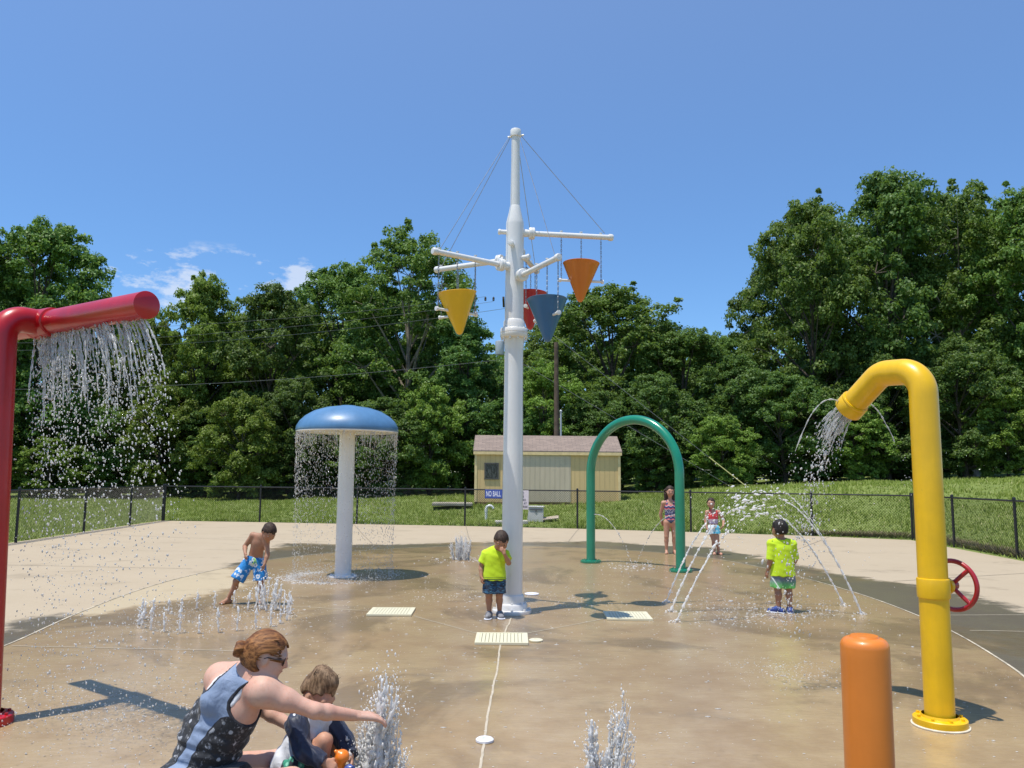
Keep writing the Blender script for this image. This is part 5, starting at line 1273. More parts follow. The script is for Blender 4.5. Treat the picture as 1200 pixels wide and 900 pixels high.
# hair swept back to a twisted bun held by a dark tie
def hcut(x, y, z):
    Y = ((x - J['head'][0]) * f_[0] + (y - J['head'][1]) * f_[1] + (z - J['head'][2]) * f_[2]) / hh; Z = ((x - J['head'][0]) * u_[0] + (y - J['head'][1]) * u_[1] + (z - J['head'][2]) * u_[2]) / hh
    return (-.36 - Z - .15 * (Y + .3)) * hh
hair_cap('hair', rt_, J['head'], hf, hu, hh, H_AUB, .0045, thick=.045, fringe=.31, extra=[('c', HP(0, -.34, .0), HP(0, -.46, -.06), .20 * hh, .13 * hh, .02), ('c', HP(0, -.2, -.18), HP(0, -.30, -.30), .17 * hh, .10 * hh, .03)], bump=.014, side=-.05, ear_r=.20, cutf=hcut)
bun = HP(0, -.585, -.05)
pb = []
for k in range(26):
    a = k * .55; pb.append(bun + (r_ * math.cos(a) * (.115 + .02 * math.sin(k * 1.7)) + u_ * math.sin(a) * (.12 + .02 * math.cos(k * 2.3)) - f_ * (.10 * (k / 25) - .01)) * hh)
blob('hair_bun', [('c', pb[k], pb[k + 1], .062 * hh, .062 * hh, .004) for k in range(25)] + [('e', bun - f_ * .03 * hh, A, V3(.13, .10, .13) * hh, .006)], .004, H_AUB, rt_, .0, None, 1, lambda x, y, z: .0014 * np.sin(x * 210 + z * 160) * np.sin(y * 190))
tb_ = MB(); tc_ = HP(0, -.50, -.055)
tb_.tube([tc_ + (r_ * math.cos(a) * .125 + u_ * math.sin(a) * .125) * hh for a in np.linspace(0, 2 * math.pi, 25)], .022 * hh * 1.3, 8, cap=False); tb_.build('hair_tie', BLACK, rt_)
st = MB(); rr = np.random.default_rng(3)
for k in range(420):                                          # loose strands
    x0, z0 = rr.uniform(-.33, .33), rr.uniform(.0, .46); p0 = HP(x0, .30 - z0 * .5 + rr.normal(0, .04), z0); p2 = HP(rr.uniform(-.08, .08), -.50, -.05 + rr.normal(0, .05)); pm_ = (p0 + p2) / 2 - J['head']; pm_ = J['head'] + unit(pm_) * hh * rr.uniform(.49, .545)
    tt = np.linspace(0, 1, 9)[:, None]; st.tube((1 - tt) ** 2 * p0 + 2 * tt * (1 - tt) * (pm_ * 1.0) + tt ** 2 * p2, .0019, 4, cap=False)
for k in range(14):
    p0 = HP(rr.choice([-1, 1]) * rr.uniform(.2, .3), .02 + rr.normal(0, .08), -.30 + rr.normal(0, .05)); st.tube([p0, p0 + (f_ * rr.normal(0, .08) - u_ * .12 + r_ * rr.normal(0, .04)) * hh, p0 + (f_ * rr.normal(0, .12) - u_ * .24) * hh], .0011, 4)
st.build('loose_strands', H_AUB, rt_)
face(rt_, J['head'], hf, hu, hh, None, eyes=False)
LENS = mat_plain('sunglass_lens', (.035, .018, .012), .08, .1, 5, 0); FRM = mat_plain('sunglass_frame', (.05, .028, .02), .3, .1, 5, 0)
gl = MB()
for s in (-1, 1):
    gl.tube([HP(.28 * s, .33, .06), HP(.375 * s, .18, .055), HP(.385 * s, .0, .045), HP(.37 * s, -.06, -.0)], .010 * hh * 1.5, 6)
    gl.tube([HP(.165 * s + .125 * math.cos(a), .40 - .06 * abs(.165 + s * .125 * math.cos(a) * s) + .0, .02 + .095 * math.sin(a)) for a in np.linspace(0, 2 * math.pi, 25)], .012 * hh, 6, cap=False)
gl.tube([HP(-.06, .43, .04), HP(0, .45, .055), HP(.06, .43, .04)], .011 * hh, 6); sg = gl.build('sunglasses', FRM, rt_)
for s in (-1, 1):
    m = MB(); m.add([HP(.165 * s, .405, .02)] + [HP(.165 * s + .118 * math.cos(a), .395 - .06 * abs(.165 + .125 * math.cos(a) * s), .02 + .09 * math.sin(a)) for a in np.linspace(0, 2 * math.pi, 24, endpoint=False)], [(0, i + 1, (i + 1) % 24 + 1) for i in range(24)]); m.build('lens', LENS, sg)
# tank top: a close shell over the torso, cut to a racer back; the attributes hold where its panels and bindings run
sp_ = unit(J['neck'] - J['pelvis']); rv = unit(np.cross(sp_, unit(V3(.93, -.10, -.55)))); 
rv = unit(J['shL'] - J['shR'] - sp_ * np.dot(J['shL'] - J['shR'], sp_)); fv = np.cross(rv, sp_)
if fv[0] < 0: fv = -fv
Ls = np.linalg.norm(J['neck'] - J['pelvis'])
tp = body_prims(J, HW, .98, .045)[:5] + pr[17 + 0:17 + 2]
tp += [('e', J['pelvis'] + V3(-.05, -.08, -.02), np.eye(3), V3(.13, .12, .12), .06), ('e', J['pelvis'] + V3(-.05, .09, -.02), np.eye(3), V3(.13, .12, .12), .06), ('e', J['waist'] + V3(.02, 0, .02), orient(fv, sp_), V3(.150, .115, .17), .06)]
tp += [('c', J['shR'], J['shR'] * .6 + J['elR'] * .4, .040, .043, .05), ('c', J['shL'], J['shL'] * .6 + J['elL'] * .4, .042, .040, .04)]
def torso_co(x, y, z):
    dx, dy, dz = x - J['pelvis'][0], y - J['pelvis'][1], z - J['pelvis'][2]
    return dx * rv[0] + dy * rv[1] + dz * rv[2], dx * fv[0] + dy * fv[1] + dz * fv[2], (dx * sp_[0] + dy * sp_[1] + dz * sp_[2]) / Ls
S_T = [-.3, .615, .66, .70, .74, .79, .85, .92, .98, 1.06, 1.2]; W_B = [.60, .60, .150, .098, .070, .054, .050, .056, .072, .095, .12]; W_F = [.60, .60, .30, .17, .14, .13, .12, .11, .10, .10, .12]
def tank_w(r, f, s): return np.where(f < .06, np.interp(s, S_T, W_B), np.interp(s, S_T, W_F))
def tcut(x, y, z):
    r, f, s = torso_co(x, y, z)
    nkc = J['neck'] + sp_ * .075 + fv * .02
    nk = .078 - np.sqrt((x - nkc[0]) ** 2 + (y - nkc[1]) ** 2 + (z - nkc[2]) ** 2)
    side = (np.abs(r) - tank_w(r, f, s)) * .75
    return np.maximum(np.maximum(side, nk), np.maximum(-.30 - s, 0 * s - 1))
def tnz(x, y, z):
    r, f, s = torso_co(x, y, z); g = np.clip((.72 - s) * 2.2, 0.15, 1)
    return g * (.0042 * np.sin(s * 46 + r * 20 + 2.5 * np.sin(r * 13)) + .0034 * np.sin(s * 31 - r * 38 + 2 * np.sin(s * 12)) + .002 * np.sin(s * 85 + r * 55))
tank = blob('tank_top', tp, .005, None, rt_, .010, tcut, 1, tnz)
tv = np.array([v.co for v in tank.data.vertices]); r, f, s = torso_co(tv[:, 0], tv[:, 1], tv[:, 2])
nkc = J['neck'] + sp_ * .075 + fv * .02
edge = np.minimum((tank_w(r, f, s) - np.abs(r)) * .75, np.linalg.norm(tv - nkc, axis=1) - .078)
pw = np.interp(s, [-.35, -.1, .1, .3, .42, .52, .60, .66, .70, .76], [.044, .038, .033, .032, .034, .038, .044, .054, .075, .16])
panel = np.where(f < .05, pw - np.abs(r + .004), -.1)
for nm, val in (('edge', edge), ('panel', panel)):
    a_ = tank.data.attributes.new(nm, 'FLOAT', 'POINT'); a_.data.foreach_set('value', val.astype(np.float32))
m, nt, nd, lk, b = nodes_of('tank_top_fabric'); o = OBJCO(nt)
e = N(nt, 'ShaderNodeAttribute', attribute_name='edge').outputs['Fac']; pn = N(nt, 'ShaderNodeAttribute', attribute_name='panel').outputs['Fac']
v1 = N(nt, 'ShaderNodeTexVoronoi'); v1.inputs['Scale'].default_value = 30; lk.new(o, v1.inputs['Vector']); v2 = N(nt, 'ShaderNodeTexVoronoi'); v2.inputs['Scale'].default_value = 17; lk.new(o, v2.inputs['Vector'])
w1 = NOISE(nt, o, 34, 5, .65); w2 = NOISE(nt, o, 110, 3, .6); w3 = NOISE(nt, o, 7, 3, .5)
d1 = M_(nt, 'ADD', v1.outputs['Distance'], M_(nt, 'MULTIPLY', M_(nt, 'SUBTRACT', w1, .5), .5)); d2 = M_(nt, 'ADD', v2.outputs['Distance'], M_(nt, 'MULTIPLY', M_(nt, 'SUBTRACT', w2, .5), .35))
spot = M_(nt, 'MAXIMUM', M_(nt, 'MULTIPLY', STEP(nt, d1, .34, .22), STEP(nt, w3, .42, .58)), M_(nt, 'MULTIPLY', STEP(nt, d2, .30, .24), STEP(nt, w1, .45, .55)))
spk = STEP(nt, M_(nt, 'ADD', w1, M_(nt, 'MULTIPLY', w2, .5)), .80, .92)
cb = MIX(nt, M_(nt, 'MULTIPLY', spot, .9), (.014, .015, .019), (.42, .43, .46)); cb = MIX(nt, M_(nt, 'MULTIPLY', spk, .55), cb, (.24, .25, .28))
cb = MIX(nt, STEP(nt, pn, -.001, .001), cb, MIX(nt, w3, (.19, .25, .37), (.23, .295, .42)))
cb = MIX(nt, STEP(nt, M_(nt, 'ABSOLUTE', pn), .0042, .0028), cb, (.015, .016, .022))
cb = MIX(nt, STEP(nt, e, .0095, .0075), cb, (.014, .015, .022))
lk.new(cb, b.inputs['Base Color']); b.inputs['Roughness'].default_value = .7; b.inputs['Sheen Weight'].default_value = .1
n1 = BUMP(nt, NOISE(nt, o, 18, 4, .55, (1, 1, .7), 1.0), .35, .03); lk.new(BUMP(nt, NOISE(nt, o, 420, 2), .15, .001, n1), b.inputs['Normal'])
tank.data.materials.append(m)
# white bra strap edge that shows under the right arm hole
bp = body_prims(J, HW, .98, .045)[:5] + pr[17:19] + tp[-2:]
def bcut(x, y, z):
    r, f, s = torso_co(x, y, z); w = tank_w(r, f, s) + np.interp(s, [.60, .74, .79, .86, .92], [-.02, -.012, .012, .016, .010]); return np.maximum(np.maximum((np.abs(r) - w) * .75, .45 - s), np.maximum(s - .97, .0 * s - 1))
blob('bra', bp, .005, mat_cloth('bra_white', (.72, .72, .74), .04, fold=.1), rt_, .0045, bcut)
sp2 = [('f', J['hip' + q_] - V3(.06, 0, 0) if False else J['hip' + q_], J['hip' + q_] * .62 + J['kn' + q_] * .38, .128, .104, .05) for q_ in 'RL'] + [('e', J['pelvis'] + V3(-.04, -.08, -.03), np.eye(3), V3(.135, .125, .125), .06), ('e', J['pelvis'] + V3(-.04, .09, -.03), np.eye(3), V3(.135, .125, .125), .06)]
blob('shorts', sp2, .006, mat_cloth('black_shorts', (.016, .016, .018), .2, .8), rt_, .004, lambda x, y, z: z - J['pelvis'][2] - .10 + 0 * x, 1, lambda x, y, z: .003 * np.sin(x * 90 + y * 40 + z * 30))

# --- toddler squatting at the jet with an orange toy
hh = .186; HT = .98
rt_ = empty('person', (-.95, 4.04, 0)); tag(rt_, 'toddler in a white and navy rash vest squatting at the water jet beside the woman', 'toddler')
S = lambda x, y, z: V3(x + .95, y - 4.04, z)
J = dict(hh=hh, pelvis=S(-1.02, 4.06, .225), waist=S(-.985, 4.05, .31), chest=S(-.955, 4.035, .405), neck=S(-.948, 4.02, .485), head=S(-.915, 3.99, .570), hf=V3(.80, -.42, -.62), hu=V3(.45, -.18, .86),
         shR=S(-1.00, 3.945, .445), shL=S(-.885, 4.11, .435), elR=S(-.955, 3.885, .345), wrR=S(-.848, 3.875, .300), elL=S(-.800, 4.085, .335), wrL=S(-.752, 4.00, .285),
         hipR=S(-1.02, 3.985, .205), hipL=S(-1.00, 4.13, .205), knR=S(-.865, 3.945, .372), knL=S(-.835, 4.14, .335), anR=S(-.905, 3.965, .055), anL=S(-.885, 4.13, .055))
J['rt'] = J['shL'] - J['shR']
pr = body_prims(J, HT, 1.0, .03) + head_prims(J['head'], J['hf'], J['hu'], hh) + foot_prims(J['anR'], V3(1, -.2, 0), .15) + foot_prims(J['anL'], V3(1, .1, 0), .15)
pr += hand_prims(J['wrR'], V3(.75, .05, -.45), V3(.35, .5, -.6), V3(.3, .9, .4), .108, .9) + hand_prims(J['wrL'], V3(.25, -.6, -.45), V3(-.7, -.4, -.3), V3(.3, -.6, .6), .108, .8)
blob('body', pr, .005, SK_FAIR, rt_)
hp_ = lambda x, y, z: J['head'] + (np.array(orient(J['hf'], J['hu']))[0] * x + orient(J['hf'], J['hu'])[1] * y + orient(J['hf'], J['hu'])[2] * z) * hh
hair_cap('hair', rt_, J['head'], J['hf'], J['hu'], hh, H_BROWN, .0042, thick=.018, fringe=.26, nape=-.10, side=-.06, ear_r=.19, extra=[('c', hp_(0, -.16, .44), hp_(0, .08, .47), .05, .045, .02)], bump=.012)
tf = MB(); rr = np.random.default_rng(4)
for k in range(170):                                         # spiky tuft along the crown
    b0 = hp_(rr.normal(0, .12), rr.uniform(-.3, .16), .46 - 0.0); tf.tube([b0, b0 + (unit(J['hu']) * rr.uniform(.08, .20) + rr.normal(0, .05, 3)) * hh], [.0022, .0006], 4)
tf.build('hair_tuft', H_DARK, rt_)
face(rt_, J['head'], J['hf'], J['hu'], hh, H_BROWN)
NAVY = mat_cloth('navy_sleeve', (.016, .024, .055), .2, .55)
vest = body_prims(J, HT, 1.0, .03)[:5] + [('c', J['waist'], J['pelvis'] + V3(-.02, 0, .0), .08, .092, .05)]
nk_ = J['neck'] + (J['head'] - J['neck']) * .3
vcut = lambda x, y, z: np.maximum(.055 - np.sqrt((x - nk_[0]) ** 2 + (y - nk_[1]) ** 2 + (z - nk_[2]) ** 2), .165 - z + .25 * (x + .08))
blob('rash_vest', vest, .005, mat_cloth('white_vest', (.66, .68, .74), .05, .7), rt_, .010, vcut, 1, lambda x, y, z: .003 * np.sin(x * 70 + z * 55) + .0025 * np.sin(y * 75 - z * 40))
cl = MB(); ax_ = axes_z(J['head'] - J['neck']); cl.lathe([(.050, .012), (.056, .018), (.055, .030), (.050, .036)], 28, J['neck'], ax_); cl.build('collar', NAVY, rt_)
for q_ in 'RL':
    blob('sleeve', [('c', J['sh' + q_] * .9 + J['chest'] * .1, J['neck'] * .62 + J['sh' + q_] * .38, .045, .040, .02), ('c', J['sh' + q_] * .93 + J['chest'] * .07, J['el' + q_], .040, .034, .02), ('f', J['el' + q_], J['wr' + q_], .034, .026, .02)], .005, NAVY, rt_, .0105, None, 1, lambda x, y, z: .0028 * np.sin(x * 120 + z * 95) + .002 * np.sin(y * 130 + x * 60))
def pat_leafy(nt, o, c):
    v = N(nt, 'ShaderNodeTexVoronoi'); v.inputs['Scale'].default_value = 26; nt.links.new(o, v.inputs['Vector']); w = NOISE(nt, o, 45, 3); d = M_(nt, 'ADD', v.outputs['Distance'], M_(nt, 'MULTIPLY', M_(nt, 'SUBTRACT', w, .5), .6))
    c = MIX(nt, STEP(nt, d, .50, .42), c, (.03, .26, .17)); return MIX(nt, STEP(nt, d, .26, .2), c, (.22, .55, .42))
blob('shorts', [('e', J['pelvis'], np.eye(3), V3(.095, .10, .085), .03)] + [('f', J['hip' + q_], J['hip' + q_] * .35 + J['kn' + q_] * .65, .066, .062, .03) for q_ in 'RL'], .005, mat_cloth('leaf_trunks', (.014, .022, .035), .2, pat=pat_leafy), rt_, .006, lambda x, y, z: z - .30 + 0 * x, 1, lambda x, y, z: .0025 * np.sin(x * 110 + z * 60))

# orange water toy in the toddler's hands
TOYO = mat_paint('toy_orange', (.78, .20, .012), .35, .06, .3, 8); TOYY = mat_paint('toy_yellow', (.80, .42, .02), .35, .06, .3, 8); TOYB = mat_paint('toy_blue', (.06, .10, .32), .35, .06, .3, 8)
ty = empty('water_toy', (-.772, 3.905, .262)); tag(ty, 'small orange and blue water toy in the hands of the toddler', 'toy')
blob('body', [('e', V3(0, 0, .052), np.eye(3), V3(.034, .034, .032), .01), ('c', V3(-.005, 0, .02), V3(-.012, -.005, -.028), .022, .017, .01), ('c', V3(0, 0, .06), V3(-.028, -.012, .078), .013, .009, .008)], .004, TOYO, ty)
m = MB(); m.lathe([(.012, .0), (.02, .004), (.021, .022), (.014, .030), (.009, .045), (0, .046)], 18, (.024, -.012, .0), axes_z((.75, -.4, .25))); m.build('nozzle', TOYB, ty)
m = MB(); m.lathe([(.019, -.03), (.022, -.026), (.022, -.012), (.019, -.008)], 18, (-.012, -.006, -.004)); m.build('band', TOYY, ty)
# ------------------------------------------------------------------ water
def mat_water(name, white, rough=0.03, tint=(.93, .96, .97)):
    m, nt, nd, lk, b = nodes_of(name)
    b.inputs['Base Color'].default_value = (*tint, 1); b.inputs['Roughness'].default_value = rough
    b.inputs['Transmission Weight'].default_value = 1.0; b.inputs['IOR'].default_value = 1.333
    n1 = NOISE(nt, GEOP(nt), 70, 3, .6); lk.new(BUMP(nt, n1, .35, .006), b.inputs['Normal'])
    d = N(nt, 'ShaderNodeBsdfPrincipled'); d.inputs['Base Color'].default_value = (.94, .94, .93, 1); d.inputs['Roughness'].default_value = .25
    tr = N(nt, 'ShaderNodeBsdfTranslucent'); tr.inputs['Color'].default_value = (.96, .96, .95, 1)
    m1 = N(nt, 'ShaderNodeMixShader'); m1.inputs[0].default_value = .55; lk.new(d.outputs[0], m1.inputs[1]); lk.new(tr.outputs[0], m1.inputs[2])
    mx = N(nt, 'ShaderNodeMixShader'); lk.new(M_(nt, 'ADD', white - .15, M_(nt, 'MULTIPLY', STEP(nt, NOISE(nt, GEOP(nt), 38, 3, .6), .30, .62), .22)), mx.inputs[0])
    lk.new(b.outputs[0], mx.inputs[1]); lk.new(m1.outputs[0], mx.inputs[2]); lk.new(mx.outputs[0], nd['Material Output'].inputs['Surface'])
    return m
WATER, SPRAY, FOAM = mat_water('water_clear', .22), mat_water('water_spray', .62), mat_water('water_foam', .92, .12)
wr_ = np.random.default_rng(21)
_t = (1 + 5 ** .5) / 2
ICO_V = np.array([(-1, _t, 0), (1, _t, 0), (-1, -_t, 0), (1, -_t, 0), (0, -1, _t), (0, 1, _t), (0, -1, -_t), (0, 1, -_t), (_t, 0, -1), (_t, 0, 1), (-_t, 0, -1), (-_t, 0, 1)]) / math.hypot(1, _t)
ICO_F = np.array([(0, 11, 5), (0, 5, 1), (0, 1, 7), (0, 7, 10), (0, 10, 11), (1, 5, 9), (5, 11, 4), (11, 10, 2), (10, 7, 6), (7, 1, 8), (3, 9, 4), (3, 4, 2), (3, 2, 6), (3, 6, 8), (3, 8, 9), (4, 9, 5), (2, 4, 11), (6, 2, 10), (8, 6, 7), (9, 8, 1)])
class Water:
    """collects streams (bumpy tubes) and drops of one water feature into one triangle mesh"""
    def __init__(s): s.V, s.F, s.n = [], [], 0
    def put(s, V, F): s.V.append(V); s.F.append(F + s.n); s.n += len(V)
    def drops(s, P, r, vel=None, stretch=1.0, flat=None):
        P = np.asarray(P, float); k = len(P)
        if not k: return s
        r = np.broadcast_to(np.asarray(r, float), (k,)); V = ICO_V[None] * r[:, None, None] * wr_.uniform(.75, 1.25, (k, 1, 3))
        if flat: V = V * np.array([1, 1, flat])
        if vel is not None:
            d = np.asarray(vel, float); d = d / (np.linalg.norm(d, axis=1)[:, None] + 1e-9); st = np.broadcast_to(stretch, (k,))
            V = V + d[:, None] * (np.sum(V * d[:, None], 2) * (st[:, None] - 1))[..., None]
        V = V + P[:, None]
        s.put(V.reshape(-1, 3), (ICO_F[None] + 12 * np.arange(k)[:, None, None]).reshape(-1, 3)); return s
    def stream(s, P, r, lump=.35, wander=.0, seg=6):
        P = np.array(P, float); n = len(P); r = np.broadcast_to(np.asarray(r, float), (n,)).copy()
        ph = wr_.uniform(0, 6.28, 4); i = np.arange(n)
        r *= np.clip(1 + lump * (np.sin(i * .9 + ph[0]) + .7 * np.sin(i * 1.9 + ph[1]) + wr_.normal(0, .4, n)), .25, 2.2)
        if wander: P += np.cumsum(wr_.normal(0, wander, (n, 3)), 0) * (i / n)[:, None]
        T = np.gradient(P, axis=0); T /= np.linalg.norm(T, axis=1)[:, None] + 1e-9; up = np.where(np.abs(T[:, 2:3]) < .9, np.array([[0, 0, 1.]]), np.array([[1., 0, 0]]))
        up = np.array([0.31, .95, .05])[None] + 0 * T; u = np.cross(T, up); u /= np.linalg.norm(u, axis=1)[:, None] + 1e-9; w = np.cross(T, u)
        a = np.linspace(0, 2 * np.pi, seg, endpoint=False); ell = wr_.uniform(.6, 1.5, (n, 1, 1))
        V = P[:, None] + r[:, None, None] * (np.cos(a)[None, :, None] * u[:, None] * ell + np.sin(a)[None, :, None] * w[:, None] / ell)
        k = np.arange(seg); k2 = (k + 1) % seg; b = (np.arange(n - 1) * seg)[:, None]
        F = np.concatenate([np.stack([b + k, b + k2, b + seg + k2], -1).reshape(-1, 3), np.stack([b + k, b + seg + k2, b + seg + k], -1).reshape(-1, 3)])
        ends = np.array([(0, j + 1, j) for j in range(1, seg - 1)]); F = np.concatenate([F, ends, ends[:, ::-1] + (n - 1) * seg])
        s.put(V.reshape(-1, 3), F); return s
    def build(s, name, mat, parent=None, loc=None):
        V = np.concatenate(s.V); o0 = np.array(loc if loc is not None else (0, 0, 0), float)
        o = link_mesh(name, V - o0, np.concatenate(s.F), mat, parent, True); o.location = o0; return o
G = 9.81
def fly(p, v, t): t = np.asarray(t)[..., None]; return np.asarray(p) + np.asarray(v) * t - np.array([0, 0, .5 * G]) * t * t

# curtain from the red spray pipe
W = Water(); Lpipe = np.linalg.norm(Rp - Lp); side = np.array([-adir[1], adir[0], 0])
for k in range(92):
    sfr = float(np.clip(.31 + .68 * ((k % 27) + .5) / 27 + wr_.normal(0, .007), .30, .99)); p0 = Lp + adir * sfr * Lpipe + np.array([0, 0, -.082]) + side * wr_.normal(0, .018)
    grp = .62 + .38 * math.sin((k % 27) * 1.7)
    v0 = adir * (.34 + .22 * math.sin((k % 27) * 2.1) + wr_.normal(0, .06) + 1.45 * max(0, sfr - .50) * 2 * grp) + side * wr_.normal(0, .10) + np.array([0, 0, -wr_.uniform(.5, 1.2)])
    te = wr_.uniform(.10, .27); ts = np.linspace(0, te, int(10 + te * 110)); W.stream(fly(p0, v0, ts), np.linspace(.0062, .0030, len(ts)) * wr_.uniform(.5, 1.25), .45, .0022, 5)
    if k % 3 == 0:
        W.stream(fly(p0, v0 + side * .07, ts * .8) + wr_.normal(0, .006, 3), .004, .5, .003, 5)
    nd_ = int(wr_.integers(40, 62)); td = te * .8 + (wr_.random(nd_) ** 1.7) * (.72 - te * .8)
    vv = v0 + wr_.normal(0, 1, (nd_, 3)) * np.array([.15, .15, .25]) * (.5 + td[:, None])
    P = np.stack([fly(p0, vv[i], td[i]) for i in range(nd_)]); kp = P[:, 2] > .02
    vel = vv - np.array([0, 0, 1]) * G * td[:, None]
    W.drops(P[kp], np.minimum(wr_.gamma(2.4, .0010, nd_) + .0014, .0055)[kp], vel[kp], wr_.uniform(1.0, 2.3, nd_)[kp])
tag(W.build('shower_water', SPRAY), 'curtain of water and drops falling from the red spray pipe', 'water', kind='stuff')

# ring of drops under the mushroom cap
W = Water(); n = 5200; a = wr_.uniform(0, 2 * np.pi, n); rr_ = .815 + wr_.normal(0, .012, n); t = wr_.random(n) ** .85 * .66
z = 2.31 - .5 * G * t * t - .25 * t; rr_ = rr_ - .05 * t + wr_.normal(0, .02, n) * t
P = np.stack([-2.70 + rr_ * np.cos(a), 13.25 + rr_ * np.sin(a), z], 1); kp = z > .02
W.drops(P[kp], wr_.uniform(.0022, .0048, n)[kp], np.tile([0, 0, -1.], (kp.sum(), 1)), wr_.uniform(1.5, 4.5, kp.sum()))
for k in range(150):
    a = wr_.uniform(0, 6.28); ts = np.linspace(0, wr_.uniform(.08, .2), 8); W.stream(fly((-2.70 + .818 * math.cos(a), 13.25 + .818 * math.sin(a), 2.318), (0, 0, -.3), ts), .0030, .5, .002, 4)
tag(W.build('mushroom_rain', SPRAY), 'ring of fine falling drops under the blue mushroom cap', 'water', kind='stuff')

# spray of the yellow spout and its two thin side jets
nzw = nz_c + np.array(ye.location) + nz_d * .07; W = Water(); An = axes_z(nz_d)
for k in range(34):
    a, q = wr_.uniform(0, 6.28), .085 * math.sqrt(wr_.random()); p0 = nzw + (An[0] * math.cos(a) + An[1] * math.sin(a)) * q
    v0 = nz_d * wr_.uniform(.9, 1.25) + (An[0] * math.cos(a) + An[1] * math.sin(a)) * q * 2.2 + np.array([-.45, -.10, 0]) * wr_.uniform(.4, 1.4)
    te = wr_.uniform(.10, .2); W.stream(fly(p0, v0, np.linspace(0, te, 16)), np.linspace(.0046, .0026, 16), .5, .001, 5)
    nd_ = 26; td = te * .8 + (wr_.random(nd_) ** 1.1) * (.50 - te * .5); vv = v0 + wr_.normal(0, .09, (nd_, 3)); P = np.stack([fly(p0, vv[i], td[i]) for i in range(nd_)]); kp = P[:, 2] > .02
    W.drops(P[kp], (wr_.gamma(2.5, .0010, nd_) + .0014)[kp], (vv - np.array([0, 0, G]) * td[:, None])[kp], wr_.uniform(1, 2.6, nd_)[kp])
tag(W.build('spout_water', SPRAY), 'fan of water and drops falling from the yellow spout', 'water', kind='stuff')
for v0, te, lab in ((np.array([-.95, .10, .55]), .34, 'thin jet arching left out of the yellow nozzle'), (np.array([.95, .10, -.30]), .22, 'thin jet shooting right and down out of the yellow nozzle')):
    W = Water(); p0 = nzw - nz_d * .05 + np.array([math.copysign(.105, v0[0]), 0, .03]); ts = np.linspace(0, te, 40); W.stream(fly(p0, v0, ts), np.linspace(.0050, .0035, 40), .3, .0012, 5)
    nd_ = 26; td = te + wr_.random(nd_) * .22; P = np.stack([fly(p0, v0 + wr_.normal(0, .06, 3), q) for q in td]); W.drops(P, wr_.uniform(.0022, .005, nd_))
    tag(W.build('water_jet', SPRAY, None, p0), lab, 'water jet')

# five arching ground jets round the boy
def arc(base, v, solid, label, r0=.0115):
    W = Water(); T = 2 * v[2] / G; ts = np.linspace(0, solid * T, 90); p0 = np.array([*base, .01]); q = np.linspace(0, 1, 90)
    W.stream(fly(p0, v, ts), r0 * (1.0 - .45 * q), .30, .0022, 7); W.stream(fly(p0, v * np.array([1.01, 1, 1.0]), ts[30:]) + wr_.normal(0, .005, 3), r0 * .4, .6, .004, 6)
    n = 46; td = T * np.clip(solid + wr_.gamma(1.6, .11, n) - .04, solid * .8, .98)       # lumps where the jet tears apart
    jit = wr_.normal(0, 1, (n, 3)) * (.10 + .55 * np.clip(td / T - solid, 0, 1))[:, None]
    P = np.stack([fly(p0, v + jit[i], td[i]) for i in range(n)]); V_ = v + jit - np.array([0, 0, G]) * td[:, None]
    W.drops(P, np.minimum(wr_.gamma(1.7, .0032, n) + .0018, .016), V_, wr_.uniform(1, 3.2, n))
    for k in range(4):
        tq = T * (solid + wr_.uniform(-.05, .25)); tt = np.linspace(tq, tq + T * wr_.uniform(.02, .06), 9); W.stream(fly(p0, v + wr_.normal(0, .10, 3), tt), wr_.uniform(.004, .010), .7, .008, 6)
    n = 75; td = T * wr_.uniform(solid, 1.0, n); P = np.stack([fly(p0, v * wr_.uniform(.75, 1.1) + wr_.normal(0, .30, 3), q) for q in td]); kp = P[:, 2] > .02
    W.drops(P[kp], wr_.gamma(2.5, .0016, kp.sum()) + .0018)
    W.drops(np.array([*base, .012]) + wr_.normal(0, .035, (22, 3)) * np.array([1, 1, .3]), wr_.uniform(.006, .018, 22), flat=.45)
    tag(W.build('arching_jet', FOAM, None, p0), label, 'water jet', 'arching jets round the boy')
arc((2.055, 10.84), np.array([2.0, .10, 5.15]), .26, 'arching water jet from the left, farthest back of the three')
arc((1.963, 10.08), np.array([2.2, .15, 5.25]), .24, 'middle arching water jet of the three rising from the left')
arc((1.891, 9.37), np.array([2.35, .40, 5.05]), .22, 'nearest arching water jet of the three rising from the left')
arc((4.323, 10.68), np.array([-2.35, -.1, 4.85]), .36, 'thicker arching jet rising leftwards from the right, passing close to the boy')
arc((4.268, 10.02), np.array([-2.05, .2, 5.3]), .40, 'thin tall arching jet rising from the right edge of the pad')

# two thin jets inside the arch
for s, lab in ((-1, 'thin jet curving out of the left leg of the green arch'), (1, 'thin jet curving out of the right leg of the green arch')):
    p0 = ac + ad * (hw2 - .085) * s + np.array([0, 0, .92 if s < 0 else .98]); v0 = -ad * s * 1.95 + np.array([0, 0, .35 if s < 0 else .1]); W = Water(); T = .47
    ts = np.linspace(0, T * .99, 70); W.stream(fly(p0, v0, ts[:48]), np.linspace(.0075, .005, 48), .3, .002, 5); P = fly(p0, v0, ts[44:]); P = P[P[:, 2] > .02]; W.drops(P + wr_.normal(0, .012, P.shape), wr_.uniform(.004, .009, len(P)), np.tile(v0 + np.array([0, 0, -4]), (len(P), 1)), 2.2)
    tag(W.build('arch_jet', SPRAY, None, p0), lab, 'water jet')

